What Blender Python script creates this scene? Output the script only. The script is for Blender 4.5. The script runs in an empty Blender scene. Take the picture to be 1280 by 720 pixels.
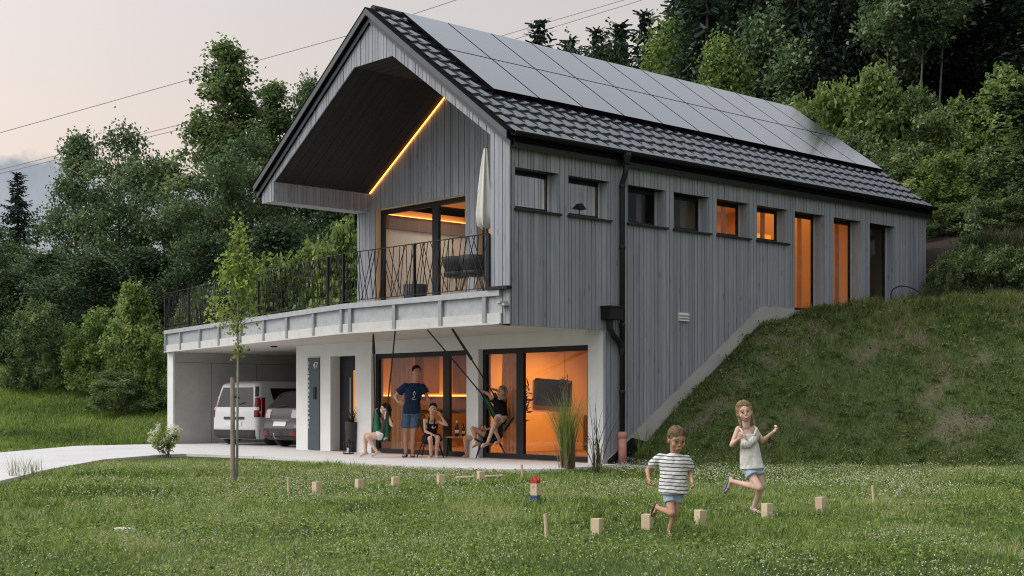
import bpy, bmesh, math, random
import numpy as np
from mathutils import Vector, Matrix
random.seed(7)
RNG = np.random.default_rng(11)
scene = bpy.context.scene
COL = scene.collection

# ------------------------------------------------------------------ camera frame
FPX, U0, V0 = 1701.0, 640.0, 502.7
ANG = math.radians(47.653)
CA, SA = math.cos(ANG), math.sin(ANG)
CAM = (1.06*(.035*CA+21.5*SA), 1.06*(.035*SA-21.5*CA), 1.147)
RX, RY, FX, FY = CA, SA, -SA, CA
def at(u, v, Z):
    X = (u-U0)/FPX*Z
    return Vector((CAM[0]+X*RX+Z*FX, CAM[1]+X*RY+Z*FY, CAM[2]-(v-V0)/FPX*Z))
def depth(x, y): return (x-CAM[0])*FX+(y-CAM[1])*FY
def gp(u, v, z=0.0): return at(u, v, FPX*(CAM[2]-z)/(v-V0))
def aty(u, v, y):
    k = (u-U0)/FPX
    return at(u, v, (y-CAM[1])/(k*RY+FY))
def atx(u, v, x):
    k = (u-U0)/FPX
    return at(u, v, (x-CAM[0])/(k*RX+FX))

# ------------------------------------------------------------------ terrain height
def sstep(t):
    t = np.clip(t, 0, 1); return t*t*(3-2*t)
def splus(t, s): return s*np.log1p(np.exp(np.clip(t/s, -30, 30)))
def vnoise(x, y, seed=0):
    xi = np.floor(x).astype(np.int64); yi = np.floor(y).astype(np.int64)
    fx = x-xi; fy = y-yi
    def h(a, b):
        n = (a*374761393 + b*668265263 + seed*974634777) & 0x7fffffff
        n = ((n ^ (n >> 13))*1274126177) & 0x7fffffff
        return ((n ^ (n >> 16)) & 0xffff)/65535.0
    u = fx*fx*(3-2*fx); v = fy*fy*(3-2*fy)
    return (h(xi, yi)*(1-u)+h(xi+1, yi)*u)*(1-v)+(h(xi, yi+1)*(1-u)+h(xi+1, yi+1)*u)*v
def fnoise(x, y, seed=0):
    return (vnoise(x, y, seed)+.5*vnoise(x*2.1, y*2.1, seed+1)+.25*vnoise(x*4.3, y*4.3, seed+2))/1.75
def zt(x, y):
    x = np.asarray(x, float); y = np.asarray(y, float)
    e = (x+y)*.70711; n = (y-x)*.70711
    Z = depth(x, y)
    base = -.008-.018*np.clip(23-Z, 0, 30)*(.12+.88*sstep((e+8.5)/7))
    L = 4.0+.2*np.clip(e-5.6, 0, 12); t = np.clip((n-1.75)/L, 0, 1)
    H = 3.02+.07*np.clip(e-5.6, 0, 10)
    emb = (sstep(t)*.5+t*.5)*H
    hill = .37*splus(n-9.5, 1.2)*sstep((e+2)/26)
    hill = np.minimum(hill, 40)
    re = sstep((e-6.5)/3)
    emb = emb-.30*sstep((n-1.75-L)/1.3)+re*1.6*sstep((n-8.6)/1.5)
    bump = (fnoise(x*.9, y*.9, 5)-.5)*.22*np.clip(t*4, 0, 1)*(t > 0)
    right = emb+hill+bump
    left = np.minimum(.20*splus(n-12.8, .6), 4.2)*sstep((-e-4)/6)
    wr = np.where(y > 13.2, sstep((x+17)/9), np.where(x > -.07, 1.0, 0.0))
    z = base+wr*right+(1-wr)*left
    cl = np.where(y < 6.85, .08+(y-2.284)/(6.85-2.284)*3.01, 3.09)
    wn = (1-sstep((x-.1)/2.2))*(x > -.07)*sstep((y-3.0)/1.2)*(1-sstep((y-8.0)/2.0))
    z = z+wn*np.maximum(0, cl-.34-z)
    inside = (x > -16.2) & (x < -.07) & (y > 2.0) & (y < 13.3)
    return np.where(inside, -.1, z)
def ztf(x, y): return float(zt(np.array([x]), np.array([y]))[0])
def ground(u, v):                       # where the view through a photo pixel meets the terrain
    z = 0.0
    Zs = np.linspace(8, 120, 4000)
    X = (u-U0)/FPX*Zs
    xs = CAM[0]+X*RX+Zs*FX; ys = CAM[1]+X*RY+Zs*FY; zs = CAM[2]-(v-V0)/FPX*Zs
    below = np.nonzero(zs <= zt(xs, ys))[0]
    i = below[0] if len(below) else -1
    return Vector((xs[i], ys[i], float(zt(xs[i:i+1], ys[i:i+1])[0])))
def on_terrain(u, Z):
    p = at(u, V0, Z); p.z = ztf(p.x, p.y); return p

# ------------------------------------------------------------------ object helpers
def props(o, label=None, cat=None, group=None, kind=None):
    if label: o['label'] = label
    if cat: o['category'] = cat
    if group: o['group'] = group
    if kind: o['kind'] = kind
    return o
def thing(name, label, cat, loc=(0, 0, 0), rz=0.0, group=None):
    o = bpy.data.objects.new(name, None); COL.objects.link(o)
    o.empty_display_size = .2
    o.location = loc; o.rotation_euler = (0, 0, rz)
    return props(o, label, cat, group)
def link_mesh(name, me, mats, parent=None):
    if not isinstance(mats, (list, tuple)): mats = [mats]
    for m in mats: me.materials.append(m)
    o = bpy.data.objects.new(name, me); COL.objects.link(o)
    if parent is not None: o.parent = parent
    return o
class MB:
    """collects shapes; build() links them as one mesh object"""
    def __init__(s, org=(0, 0, 0)):
        s.v = []; s.f = []; s.m = []; s.r = []; s.cr = .5; s.o = Vector(org)
    def add(s, vs, fs, mi=0):
        b = len(s.v)
        s.v += [(p[0]-s.o.x, p[1]-s.o.y, p[2]-s.o.z) for p in vs]
        for f in fs:
            s.f.append([i+b for i in f]); s.m.append(mi); s.r.append(s.cr)
        return s
    def box(s, a, b, mi=0):
        x0, y0, z0 = [min(a[i], b[i]) for i in range(3)]; x1, y1, z1 = [max(a[i], b[i]) for i in range(3)]
        return s.add([(x0,y0,z0),(x1,y0,z0),(x1,y1,z0),(x0,y1,z0),(x0,y0,z1),(x1,y0,z1),(x1,y1,z1),(x0,y1,z1)],
              [(0,3,2,1),(4,5,6,7),(0,1,5,4),(1,2,6,5),(2,3,7,6),(3,0,4,7)], mi)
    def hexa(s, lo, hi, mi=0):           # two quads -> solid
        return s.add(list(lo)+list(hi), [(3,2,1,0),(4,5,6,7),(0,1,5,4),(1,2,6,5),(2,3,7,6),(3,0,4,7)], mi)
    def beam(s, a, b, w, h, up=(0, 0, 1), mi=0):
        a = Vector(a); b = Vector(b); d = (b-a).normalized()
        sd = d.cross(Vector(up))
        if sd.length < 1e-4: sd = d.cross(Vector((1, 0, 0)))
        sd.normalize(); u = sd.cross(d)
        sd *= w/2; u *= h/2
        return s.hexa([a-sd-u, a+sd-u, a+sd+u, a-sd+u], [b-sd-u, b+sd-u, b+sd+u, b-sd+u], mi)
    def tube(s, pts, rad, n=8, cap=True, mi=0):
        pts = [Vector(p) for p in pts]
        if not isinstance(rad, (list, tuple)): rad = [rad]*len(pts)
        rings = []; prev = None
        for i, p in enumerate(pts):
            d = (pts[min(i+1, len(pts)-1)]-pts[max(i-1, 0)])
            d = d.normalized() if d.length > 1e-9 else Vector((0, 0, 1))
            if prev is None:
                a = d.orthogonal().normalized()
            else:
                a = prev-d*prev.dot(d)
                a = a.normalized() if a.length > 1e-6 else d.orthogonal().normalized()
            prev = a; c = d.cross(a)
            rings.append([p+(a*math.cos(2*math.pi*k/n)+c*math.sin(2*math.pi*k/n))*rad[i] for k in range(n)])
        vs = [q for r in rings for q in r]; fs = []
        for i in range(len(pts)-1):
            for k in range(n):
                k2 = (k+1) % n
                fs.append((i*n+k, i*n+k2, (i+1)*n+k2, (i+1)*n+k))
        if cap:
            fs.append(tuple(range(n-1, -1, -1))); fs.append(tuple((len(pts)-1)*n+k for k in range(n)))
        return s.add(vs, fs, mi)
    def capsule(s, a, b, ra, rb, n=10):
        a = Vector(a); b = Vector(b); d = b-a
        d = d.normalized() if d.length > 1e-6 else Vector((0, 0, 1))
        pts = []; rs = []
        for k in range(4):
            t = math.radians(85-k*85/3.0)
            pts.append(a-d*ra*math.sin(t)); rs.append(max(ra*math.cos(t), 1e-4))
        for k in range(4):
            t = math.radians(k*85/3.0)
            pts.append(b+d*rb*math.sin(t)); rs.append(max(rb*math.cos(t), 1e-4))
        return s.tube(pts, rs, n)
    def ell(s, c, r, nu=12, nv=8, rot=None, mi=0):
        c = Vector(c); vs = []; fs = []
        for j in range(nv+1):
            ph = math.pi*j/nv
            for i in range(nu):
                th = 2*math.pi*i/nu
                p = Vector((r[0]*math.sin(ph)*math.cos(th), r[1]*math.sin(ph)*math.sin(th), r[2]*math.cos(ph)))
                if rot is not None: p = rot @ p
                vs.append(c+p)
        for j in range(nv):
            for i in range(nu):
                i2 = (i+1) % nu
                if j == 0: fs.append((0*nu, (j+1)*nu+i, (j+1)*nu+i2))
                elif j == nv-1: fs.append((j*nu+i, (j+1)*nu, j*nu+i2))
                else: fs.append((j*nu+i, (j+1)*nu+i, (j+1)*nu+i2, j*nu+i2))
        return s.add(vs, fs, mi)
    def lathe(s, c, prof, n=16, mi=0):    # profile of (radius, z)
        c = Vector(c); vs = []; fs = []
        for r, z in prof:
            for k in range(n):
                a = 2*math.pi*k/n
                vs.append((c.x+r*math.cos(a), c.y+r*math.sin(a), c.z+z))
        for i in range(len(prof)-1):
            for k in range(n):
                k2 = (k+1) % n
                fs.append((i*n+k, i*n+k2, (i+1)*n+k2, (i+1)*n+k))
        fs.append(tuple(range(n-1, -1, -1))); fs.append(tuple((len(prof)-1)*n+k for k in range(n)))
        return s.add(vs, fs, mi)
    def prism(s, poly, vec, mi=0):
        vec = Vector(vec); n = len(poly); a = [Vector(p) for p in poly]; b = [p+vec for p in a]
        fs = [tuple(range(n-1, -1, -1)), tuple(range(n, 2*n))]
        for i in range(n):
            j = (i+1) % n; fs.append((i, j, n+j, n+i))
        return s.add(a+b, fs, mi)
    def build(s, name, mats, parent=None, smooth=False, bevel=0.0, clean=True):
        me = bpy.data.meshes.new(name)
        me.from_pydata(s.v, [], s.f)
        if isinstance(mats, (list, tuple)) and len(mats) > 1:
            me.polygons.foreach_set('material_index', s.m)
        at_ = me.attributes.new('rnd', 'FLOAT', 'FACE'); at_.data.foreach_set('value', s.r)
        if smooth: me.polygons.foreach_set('use_smooth', [True]*len(s.f))
        if clean:
            bm = bmesh.new(); bm.from_mesh(me)
            bmesh.ops.recalc_face_normals(bm, faces=bm.faces)
            if bevel:
                bmesh.ops.remove_doubles(bm, verts=bm.verts, dist=1e-5)
                bmesh.ops.bevel(bm, geom=[e for e in bm.edges if e.is_manifold and e.calc_face_angle(0) > .5], offset=bevel, segments=2, affect='EDGES', profile=.6)
            bm.to_mesh(me); bm.free()
        me.update()
        return link_mesh(name, me, mats, parent)
def np_mesh(name, V, faces, rnd=None, smooth=False):
    """faces: list of int arrays (m,k); rnd: value per vertex"""
    me = bpy.data.meshes.new(name)
    me.vertices.add(len(V)); me.vertices.foreach_set('co', np.ascontiguousarray(V, dtype=np.float32).ravel())
    tot = sum(f.size for f in faces); npol = sum(len(f) for f in faces)
    me.loops.add(tot); me.loops.foreach_set('vertex_index', np.concatenate([f.ravel() for f in faces]).astype(np.int32))
    me.polygons.add(npol)
    sizes = np.concatenate([np.full(len(f), f.shape[1], dtype=np.int32) for f in faces])
    starts = np.concatenate([[0], np.cumsum(sizes)[:-1]]).astype(np.int32)
    me.polygons.foreach_set('loop_start', starts)
    if smooth: me.polygons.foreach_set('use_smooth', np.ones(npol, dtype=bool))
    me.update(calc_edges=True)
    if rnd is not None:
        a = me.attributes.new('rnd', 'FLOAT', 'POINT'); a.data.foreach_set('value', np.asarray(rnd, dtype=np.float32))
    return me
def copy_tree(o, parent=None):
    c = o.copy(); COL.objects.link(c)
    if parent is not None: c.parent = parent
    for ch in o.children: copy_tree(ch, c)
    return c

# ------------------------------------------------------------------ materials
def new_mat(name):
    m = bpy.data.materials.new(name); m.use_nodes = True
    nt = m.node_tree; return m, nt, nt.nodes['Principled BSDF']
def ND(nt, typ, **kw):
    n = nt.nodes.new(typ)
    for k, v in kw.items():
        if k == 'inp':
            for a, b in v.items(): n.inputs[a].default_value = b
        else: setattr(n, k, v)
    return n
def LK(nt, a, b): nt.links.new(a, b)
def c4(c): return (c[0], c[1], c[2], 1)
def ramp(nt, fac, stops):
    r = ND(nt, 'ShaderNodeValToRGB'); el = r.color_ramp.elements
    while len(el) < len(stops): el.new(.5)
    for e, (p, c) in zip(el, stops): e.position = p; e.color = c4(c)
    LK(nt, fac, r.inputs['Fac']); return r.outputs['Color']
def objco(nt, scale=(1, 1, 1), typ='Object'):
    tc = ND(nt, 'ShaderNodeTexCoord'); mp = ND(nt, 'ShaderNodeMapping'); mp.inputs['Scale'].default_value = scale
    LK(nt, tc.outputs[typ], mp.inputs['Vector']); return mp.outputs['Vector']
def noise(nt, vec, scale, detail=4, rough=.55):
    n = ND(nt, 'ShaderNodeTexNoise', inp={'Scale': scale, 'Detail': detail, 'Roughness': rough})
    LK(nt, vec, n.inputs['Vector']); return n.outputs['Fac']
def mixc(nt, fac, a, b, typ='MIX'):
    m = ND(nt, 'ShaderNodeMix', data_type='RGBA', blend_type=typ)
    for s, v in ((m.inputs[0], fac), (m.inputs[6], a), (m.inputs[7], b)):
        if hasattr(v, 'links'): LK(nt, v, s)
        else: s.default_value = c4(v) if isinstance(v, (tuple, list)) else v
    return m.outputs[2]
def math_(nt, op, a, b=0.0, c=0.0):
    m = ND(nt, 'ShaderNodeMath', operation=op)
    for i, v in enumerate((a, b, c)):
        if hasattr(v, 'links'): LK(nt, v, m.inputs[i])
        else: m.inputs[i].default_value = v
    return m.outputs[0]
def bump(nt, b, h, strength=.3, dist=.01):
    n = ND(nt, 'ShaderNodeBump', inp={'Strength': strength, 'Distance': dist})
    LK(nt, h, n.inputs['Height']); LK(nt, n.outputs['Normal'], b.inputs['Normal'])
def plain(name, col, rough=.6, var=.15, scale=6, metal=0.0, bmp=0.0, spec=.5, coat=0.0):
    m, nt, b = new_mat(name)
    v = objco(nt); f = noise(nt, v, scale, 6, .6)
    lo = tuple(c*(1-var) for c in col); hi = tuple(min(1, c*(1+var)) for c in col)
    LK(nt, ramp(nt, f, [(.3, lo), (.7, hi)]), b.inputs['Base Color'])
    b.inputs['Roughness'].default_value = rough; b.inputs['Metallic'].default_value = metal
    b.inputs['Specular IOR Level'].default_value = spec; b.inputs['Coat Weight'].default_value = coat
    if bmp: bump(nt, b, noise(nt, v, scale*8, 3), bmp, .004)
    return m
def wood_boards(name, dark, light, grain=(18, 18, 1.3), knots=True, rough=.75):
    m, nt, b = new_mat(name)
    at_ = ND(nt, 'ShaderNodeAttribute', attribute_name='rnd')
    v = objco(nt, grain)
    off = ND(nt, 'ShaderNodeVectorMath', operation='ADD')
    cmb = ND(nt, 'ShaderNodeCombineXYZ')
    k = math_(nt, 'MULTIPLY', at_.outputs['Fac'], 73.0)
    for i in range(3): LK(nt, k, cmb.inputs[i])
    LK(nt, v, off.inputs[0]); LK(nt, cmb.outputs[0], off.inputs[1])
    g = noise(nt, off.outputs[0], 1.0, 6, .65)
    base = ramp(nt, g, [(.25, dark), (.75, light)])
    tone = math_(nt, 'MULTIPLY_ADD', at_.outputs['Fac'], .32, .82)
    col = mixc(nt, 1.0, base, (1, 1, 1), 'MULTIPLY')
    hsv = ND(nt, 'ShaderNodeHueSaturation'); LK(nt, col, hsv.inputs['Color']); LK(nt, tone, hsv.inputs['Value'])
    out = hsv.outputs['Color']
    w = noise(nt, objco(nt, (1, 1, .35)), 1.3, 5, .6)
    out = mixc(nt, math_(nt, 'MULTIPLY', w, .45), out, tuple(c*1.15 for c in light))
    if knots:
        vo = ND(nt, 'ShaderNodeTexVoronoi', inp={'Scale': 1.0}); 
        vk = objco(nt, (5, 5, 1.9))
        ad = ND(nt, 'ShaderNodeVectorMath', operation='ADD'); LK(nt, vk, ad.inputs[0]); LK(nt, cmb.outputs[0], ad.inputs[1])
        LK(nt, ad.outputs[0], vo.inputs['Vector'])
        mk = ramp(nt, vo.outputs['Distance'], [(.0, (1, 1, 1)), (.09, (.7, .7, .7)), (.16, (0, 0, 0))])
        out = mixc(nt, math_(nt, 'MULTIPLY', mk, .55), out, tuple(c*.45 for c in dark))
    LK(nt, out, b.inputs['Base Color']); b.inputs['Roughness'].default_value = rough
    b.inputs['Specular IOR Level'].default_value = .3
    bump(nt, b, g, .35, .004)
    return m
def glass_mat(name, tint=(.9, .93, .93), refl=1.0):
    m, nt, b = new_mat(name); nt.nodes.remove(b)
    out = nt.nodes['Material Output']
    tr = ND(nt, 'ShaderNodeBsdfTransparent', inp={'Color': c4(tint)})
    gl = ND(nt, 'ShaderNodeBsdfGlossy', inp={'Roughness': .01})
    lw = ND(nt, 'ShaderNodeLayerWeight', inp={'Blend': .5})
    f = math_(nt, 'MULTIPLY_ADD', math_(nt, 'POWER', lw.outputs['Facing'], 5.0), .55*refl, .022*refl)
    mx = ND(nt, 'ShaderNodeMixShader'); LK(nt, f, mx.inputs[0]); LK(nt, tr.outputs[0], mx.inputs[1]); LK(nt, gl.outputs[0], mx.inputs[2])
    LK(nt, mx.outputs[0], out.inputs['Surface']); return m
def emit(name, col, s):
    m, nt, b = new_mat(name)
    b.inputs['Base Color'].default_value = c4(col); b.inputs['Emission Color'].default_value = c4(col); b.inputs['Emission Strength'].default_value = s
    return m
def leaf_mat(name, stops, trans=.35, rough=.55):
    m, nt, b = new_mat(name)
    a = ND(nt, 'ShaderNodeAttribute', attribute_name='rnd')
    col = ramp(nt, a.outputs['Fac'], stops)
    LK(nt, col, b.inputs['Base Color']); b.inputs['Roughness'].default_value = rough
    b.inputs['Specular IOR Level'].default_value = .25
    t = ND(nt, 'ShaderNodeBsdfTranslucent')
    hs = ND(nt, 'ShaderNodeHueSaturation', inp={'Saturation': 1.1, 'Value': 1.25}); LK(nt, col, hs.inputs['Color']); LK(nt, hs.outputs[0], t.inputs['Color'])
    mx = ND(nt, 'ShaderNodeMixShader', inp={0: trans})
    LK(nt, b.outputs[0], mx.inputs[1]); LK(nt, t.outputs[0], mx.inputs[2]); LK(nt, mx.outputs[0], nt.nodes['Material Output'].inputs['Surface'])
    return m

M = {}
M['wood'] = wood_boards('weathered_grey_wood', (.182, .193, .218), (.33, .345, .378))
M['wood_dark'] = wood_boards('shaded_soffit_wood', (.014, .0125, .012), (.03, .028, .027), (14, 14, 14), False)  # near-black: the shade on the soffit is put into the wood colour
M['gable_trim'] = plain('grey_metal_trim', (.085, .092, .102), .5, .08, spec=.3)
M['dark_metal'] = plain('anthracite_metal', (.013, .014, .017), .5, .15, spec=.3)
M['black_metal'] = plain('black_metal', (.008, .008, .009), .5, .2, spec=.3)
M['frame'] = plain('dark_window_frame', (.011, .012, .015), .5, .15, spec=.3)
M['tile'] = plain('glazed_dark_tile', (.022, .025, .032), .15, .4, 3, spec=.9)
M['concrete'] = None
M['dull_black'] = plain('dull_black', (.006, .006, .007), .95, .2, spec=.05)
M['white'] = plain('white_render', (.67, .675, .66), .85, .04, 3, bmp=.15)
M['soffit'] = plain('pale_ceiling', (.55, .52, .48), .8, .05, 2)
M['glass'] = glass_mat('window_glass')
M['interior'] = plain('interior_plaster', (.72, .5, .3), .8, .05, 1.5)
M['interior_dim'] = plain('interior_dim_wall', (.25, .2, .17), .8, .1)
M['brown'] = wood_boards('brown_panel_wood', (.13, .075, .04), (.22, .13, .075), (10, 10, 1.2), False)
M['steel'] = plain('galvanised_steel', (.36, .38, .40), .5, .14, 9, .2)
M['stiff'] = plain('dull_zinc', (.27, .285, .30), .5, .14, 9, .2)
M['band'] = plain('pale_fascia_band', (.50, .495, .475), .75, .09, 5)
M['led'] = emit('warm_led', (1, .33, .06), 3.6)
M['pv_cell'] = None
def mk_concrete():
    m, nt, b = new_mat('board_concrete')
    v = objco(nt); f = noise(nt, v, 1.2, 8, .65); g = noise(nt, v, 14, 4, .6)
    c = ramp(nt, f, [(.3, (.38, .37, .35)), (.7, (.52, .51, .485))])
    c = mixc(nt, math_(nt, 'MULTIPLY', g, .3), c, (.2, .19, .175))
    LK(nt, c, b.inputs['Base Color']); b.inputs['Roughness'].default_value = .85
    bump(nt, b, g, .2, .004); return m
M['concrete'] = mk_concrete()
def mk_pv():
    m, nt, b = new_mat('solar_glass')
    v = objco(nt, (1, 1, 1))
    f = noise(nt, v, 2.0, 3)
    LK(nt, ramp(nt, f, [(.3, (.012, .013, .018)), (.7, (.02, .021, .028))]), b.inputs['Base Color'])
    b.inputs['Roughness'].default_value = .10; b.inputs['IOR'].default_value = 3.0; b.inputs['Coat Weight'].default_value = 1.0; b.inputs['Coat IOR'].default_value = 2.0; b.inputs['Coat Roughness'].default_value = .08; b.inputs['Specular Tint'].default_value = (.86, .94, 1.0, 1)
    return m
M['pv_cell'] = mk_pv()
def mk_paving():
    m, nt, b = new_mat('pale_exposed_concrete')
    v = objco(nt); f = noise(nt, v, .6, 6, .6); g = noise(nt, v, 60, 3, .7)
    c = ramp(nt, f, [(.3, (.60, .59, .57)), (.7, (.72, .71, .69))])
    c = mixc(nt, ramp(nt, g, [(.45, (0, 0, 0)), (.62, (1, 1, 1))]), c, (.45, .43, .41))
    sep = ND(nt, 'ShaderNodeSeparateXYZ'); LK(nt, v, sep.inputs[0])
    j = math_(nt, 'ABSOLUTE', math_(nt, 'SUBTRACT', math_(nt, 'FRACT', math_(nt, 'DIVIDE', sep.outputs[0], 2.9)), .5))
    c = mixc(nt, math_(nt, 'LESS_THAN', j, .004), c, (.2, .19, .18))
    LK(nt, c, b.inputs['Base Color']); b.inputs['Roughness'].default_value = .9
    bump(nt, b, g, .25, .003); return m
M['paving'] = mk_paving()

M['tile'].node_tree.nodes['Principled BSDF'].inputs['IOR'].default_value = 2.0
# ------------------------------------------------------------------ terrain sheet
def axis(lo, hi, a, b, step, grow, extra=()):
    xs = list(np.arange(a, b+1e-6, step)); d = step; p = b
    while p < hi: d *= grow; p += d; xs.append(p)
    d = step; p = a
    while p > lo: d *= grow; p -= d; xs.append(p)
    xs = [q for q in xs if all(abs(q-k) > step*.35 for k in extra)]+list(extra)
    return np.array(sorted(xs))
def build_terrain():
    xs = axis(-420, 420, -18, 16, .25, 1.13, (-16.3, -16.1, -.12, -.03))
    ys = axis(-60, 520, -14, 20, .25, 1.13, (13.1, 13.35, 1.95, 2.1))
    X, Y = np.meshgrid(xs, ys); Zz = zt(X, Y)
    V = np.stack([X.ravel(), Y.ravel(), Zz.ravel()], 1)
    nx, ny = len(xs), len(ys)
    i = np.arange(nx*ny).reshape(ny, nx)
    q = np.stack([i[:-1, :-1].ravel(), i[:-1, 1:].ravel(), i[1:, 1:].ravel(), i[1:, :-1].ravel()], 1)
    me = np_mesh('ground', V, [q], dirt(V[:, 0], V[:, 1]), True)
    m, nt, b = new_mat('ground_grass_soil')
    a = ND(nt, 'ShaderNodeAttribute', attribute_name='rnd')
    v = objco(nt); f = noise(nt, v, 3, 6, .6); g = noise(nt, v, 22, 5, .7)
    green = ramp(nt, f, [(.3, (.05, .078, .024)), (.7, (.085, .12, .038))])
    soil = ramp(nt, g, [(.3, (.085, .072, .046)), (.7, (.19, .165, .115))])
    c = mixc(nt, a.outputs['Fac'], green, soil)
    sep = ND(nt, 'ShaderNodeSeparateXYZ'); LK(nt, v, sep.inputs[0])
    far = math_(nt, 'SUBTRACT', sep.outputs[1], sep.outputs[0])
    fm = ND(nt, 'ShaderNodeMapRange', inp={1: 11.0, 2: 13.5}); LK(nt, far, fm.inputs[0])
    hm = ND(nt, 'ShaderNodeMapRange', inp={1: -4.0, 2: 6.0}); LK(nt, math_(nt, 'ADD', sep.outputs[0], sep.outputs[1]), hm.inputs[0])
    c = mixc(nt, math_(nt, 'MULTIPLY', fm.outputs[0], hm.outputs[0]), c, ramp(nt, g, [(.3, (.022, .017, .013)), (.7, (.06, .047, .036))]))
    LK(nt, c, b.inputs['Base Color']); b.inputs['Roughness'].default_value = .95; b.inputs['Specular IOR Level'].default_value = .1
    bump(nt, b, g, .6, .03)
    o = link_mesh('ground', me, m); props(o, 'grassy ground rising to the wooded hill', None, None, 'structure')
def dirt(x, y):
    e = (x+y)*.70711; n = (y-x)*.70711
    onb = sstep((n-1.4)/.8)*(1-sstep((n-6.0)/1.2))*(x > -.1)
    # streaks running diagonally down the bank
    a = n*.84-e*.54; bq = e*.84+n*.54
    d = fnoise(a*3.6, bq*.7, 3)*.6+fnoise(x*4.2, y*4.2, 9)*.4
    bank = sstep((d-.53)/.09)*onb*.8
    earth = sstep((n-7.4)/.6)*(1-sstep((n-13.5)/1.0))*(x > .3)
    return np.clip(np.maximum(bank, earth), 0, 1)
build_terrain()

PAVE = [(.3, 2.3), (.52, 1.47), (.79, .3), (.35, -.2), (-.2, -.49), (-1.55, -.77), (-3.26, -.85), (-7.05, -.45), (-9.3, -.9), (-9.22, -1.54), (-7.84, -3.46),
        (-4.78, -5.9), (-2.06, -7.78), (1, -10.5), (4, -16), (-4, -18), (-8, -8.5), (-12.78, -3.51), (-15.95, -.3), (-15.95, 1.9), (-15.9, 13.0), (-.1, 13.0), (-.1, 2.3)]
def in_poly(x, y, P):
    r = np.zeros(len(x), bool); n = len(P)
    for i in range(n):
        x0, y0 = P[i]; x1, y1 = P[(i+1) % n]
        c = ((y0 > y) != (y1 > y)) & (x < (x1-x0)*(y-y0)/((y1-y0) or 1e-9)+x0)
        r ^= c
    return r
mb = MB(); mb.prism([(x, y, -.3) for x, y in PAVE], (0, 0, .345))
props(mb.build('paving', M['paving'], None), 'pale concrete terrace and driveway', None, None, 'structure')

# ------------------------------------------------------------------ the house
W, L, EZ, RZ = 7.69, 13.05, 5.714, 8.515
SLT, SLB = 3.039, 2.463
YF, YL = 2.284, 2.45
house = thing('modern_house', 'grey timber clad house with steep dark roof, solar panels and white lower floor', 'house', (0, 0, 0))
def rline(x): return RZ-(RZ-EZ)*abs(x+W/2)/(W/2)
def opening_top(x):
    if x < -4.4: return 5.686+(x+7.234)/(7.234-4.4)*(7.547-5.686)
    if x < -3.195: return 7.547
    return 7.547+(x+3.195)/(3.195-.456)*(5.686-7.547)
def seg_wall(mb, P, u0, u1, lo, hi, holes, th, forced=(), board=None, gap=.007, seed=1):
    """P(u,z,d): point; holes (ua,ub,za,zb); board=None -> plain core"""
    rnd = random.Random(seed)
    cuts = sorted({u0, u1, *[c for c in forced if u0 < c < u1], *[h[0] for h in holes if u0 < h[0] < u1], *[h[1] for h in holes if u0 < h[1] < u1]})
    bounds = [u0]
    if board:
        while bounds[-1] < u1-.05: bounds.append(min(u1, bounds[-1]+rnd.choice(board)))
        bounds[-1] = u1
    else: bounds.append(u1)
    for i in range(len(bounds)-1):
        a, b = bounds[i], bounds[i+1]; mb.cr = rnd.random(); t = th*(rnd.choice((.8, 1.0)) if board else 1)
        ed = [a]+[c for c in cuts if a+.004 < c < b-.004]+[b]
        for j in range(len(ed)-1):
            p, q = ed[j], ed[j+1]
            pp = p+(gap/2 if (board and j == 0) else 0); qq = q-(gap/2 if (board and j == len(ed)-2) else 0)
            mid = (p+q)/2
            iv = [(lo, hi)]
            for (ha, hb, za, zb) in holes:
                if ha < mid < hb:
                    nv = []
                    for (l, h) in iv:
                        nv.append((l, (lambda u, za=za: za))); nv.append(((lambda u, zb=zb: zb), h))
                    iv = nv
            for (l, h) in iv:
                l0, l1, h0, h1 = l(pp), l(qq), h(pp), h(qq)
                if h0-l0 < .004 and h1-l1 < .004: continue
                h0 = max(h0, l0+.001); h1 = max(h1, l1+.001)
                mb.hexa([P(pp, l0, 0), P(qq, l1, 0), P(qq, h1, 0), P(pp, h0, 0)], [P(pp, l0, t), P(qq, l1, t), P(qq, h1, t), P(pp, h0, t)])
HEAD, SILL = 5.103, 4.42
WIN = [(.12, 1.15), (1.378, 2.415), (2.90, 3.94), (4.16, 5.21), (5.44, 6.446), (6.70, 7.72)]
DOORS = [(7.97, 9.0), (9.36, 10.38), (10.73, 11.75)]
holesR = [(a, b, SILL, HEAD) for a, b in WIN]+[(a, b, 3.06, HEAD) for a, b in DOORS]
def clad_lo(y):
    if y < YF: return 2.433
    if y < 6.85: return .08+(y-YF)/(6.85-YF)*(3.09-.08)
    return 3.09
BW = (.07, .085, .10, .115)
# right long wall: core, then cladding boards
mb = MB()
seg_wall(mb, lambda u, z, d: (-.03-d, u, z), 0.03, YF+.332, lambda u: 2.463, lambda u: 5.66, holesR, .40)
seg_wall(mb, lambda u, z, d: (-.03-d, u, z), YF+.332, L, lambda u: -.2, lambda u: 5.66, holesR, .27)
mb.build('wall_core', M['concrete'], house)
mb = MB()
seg_wall(mb, lambda u, z, d: (-.03+d*1.2, u, z), .03, L, clad_lo, lambda u: 5.6, holesR, .03, (YF-.001, YF+.001, 6.85), BW, .014, 3)
mb.build('wall_cladding', M['wood'], house)
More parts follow.
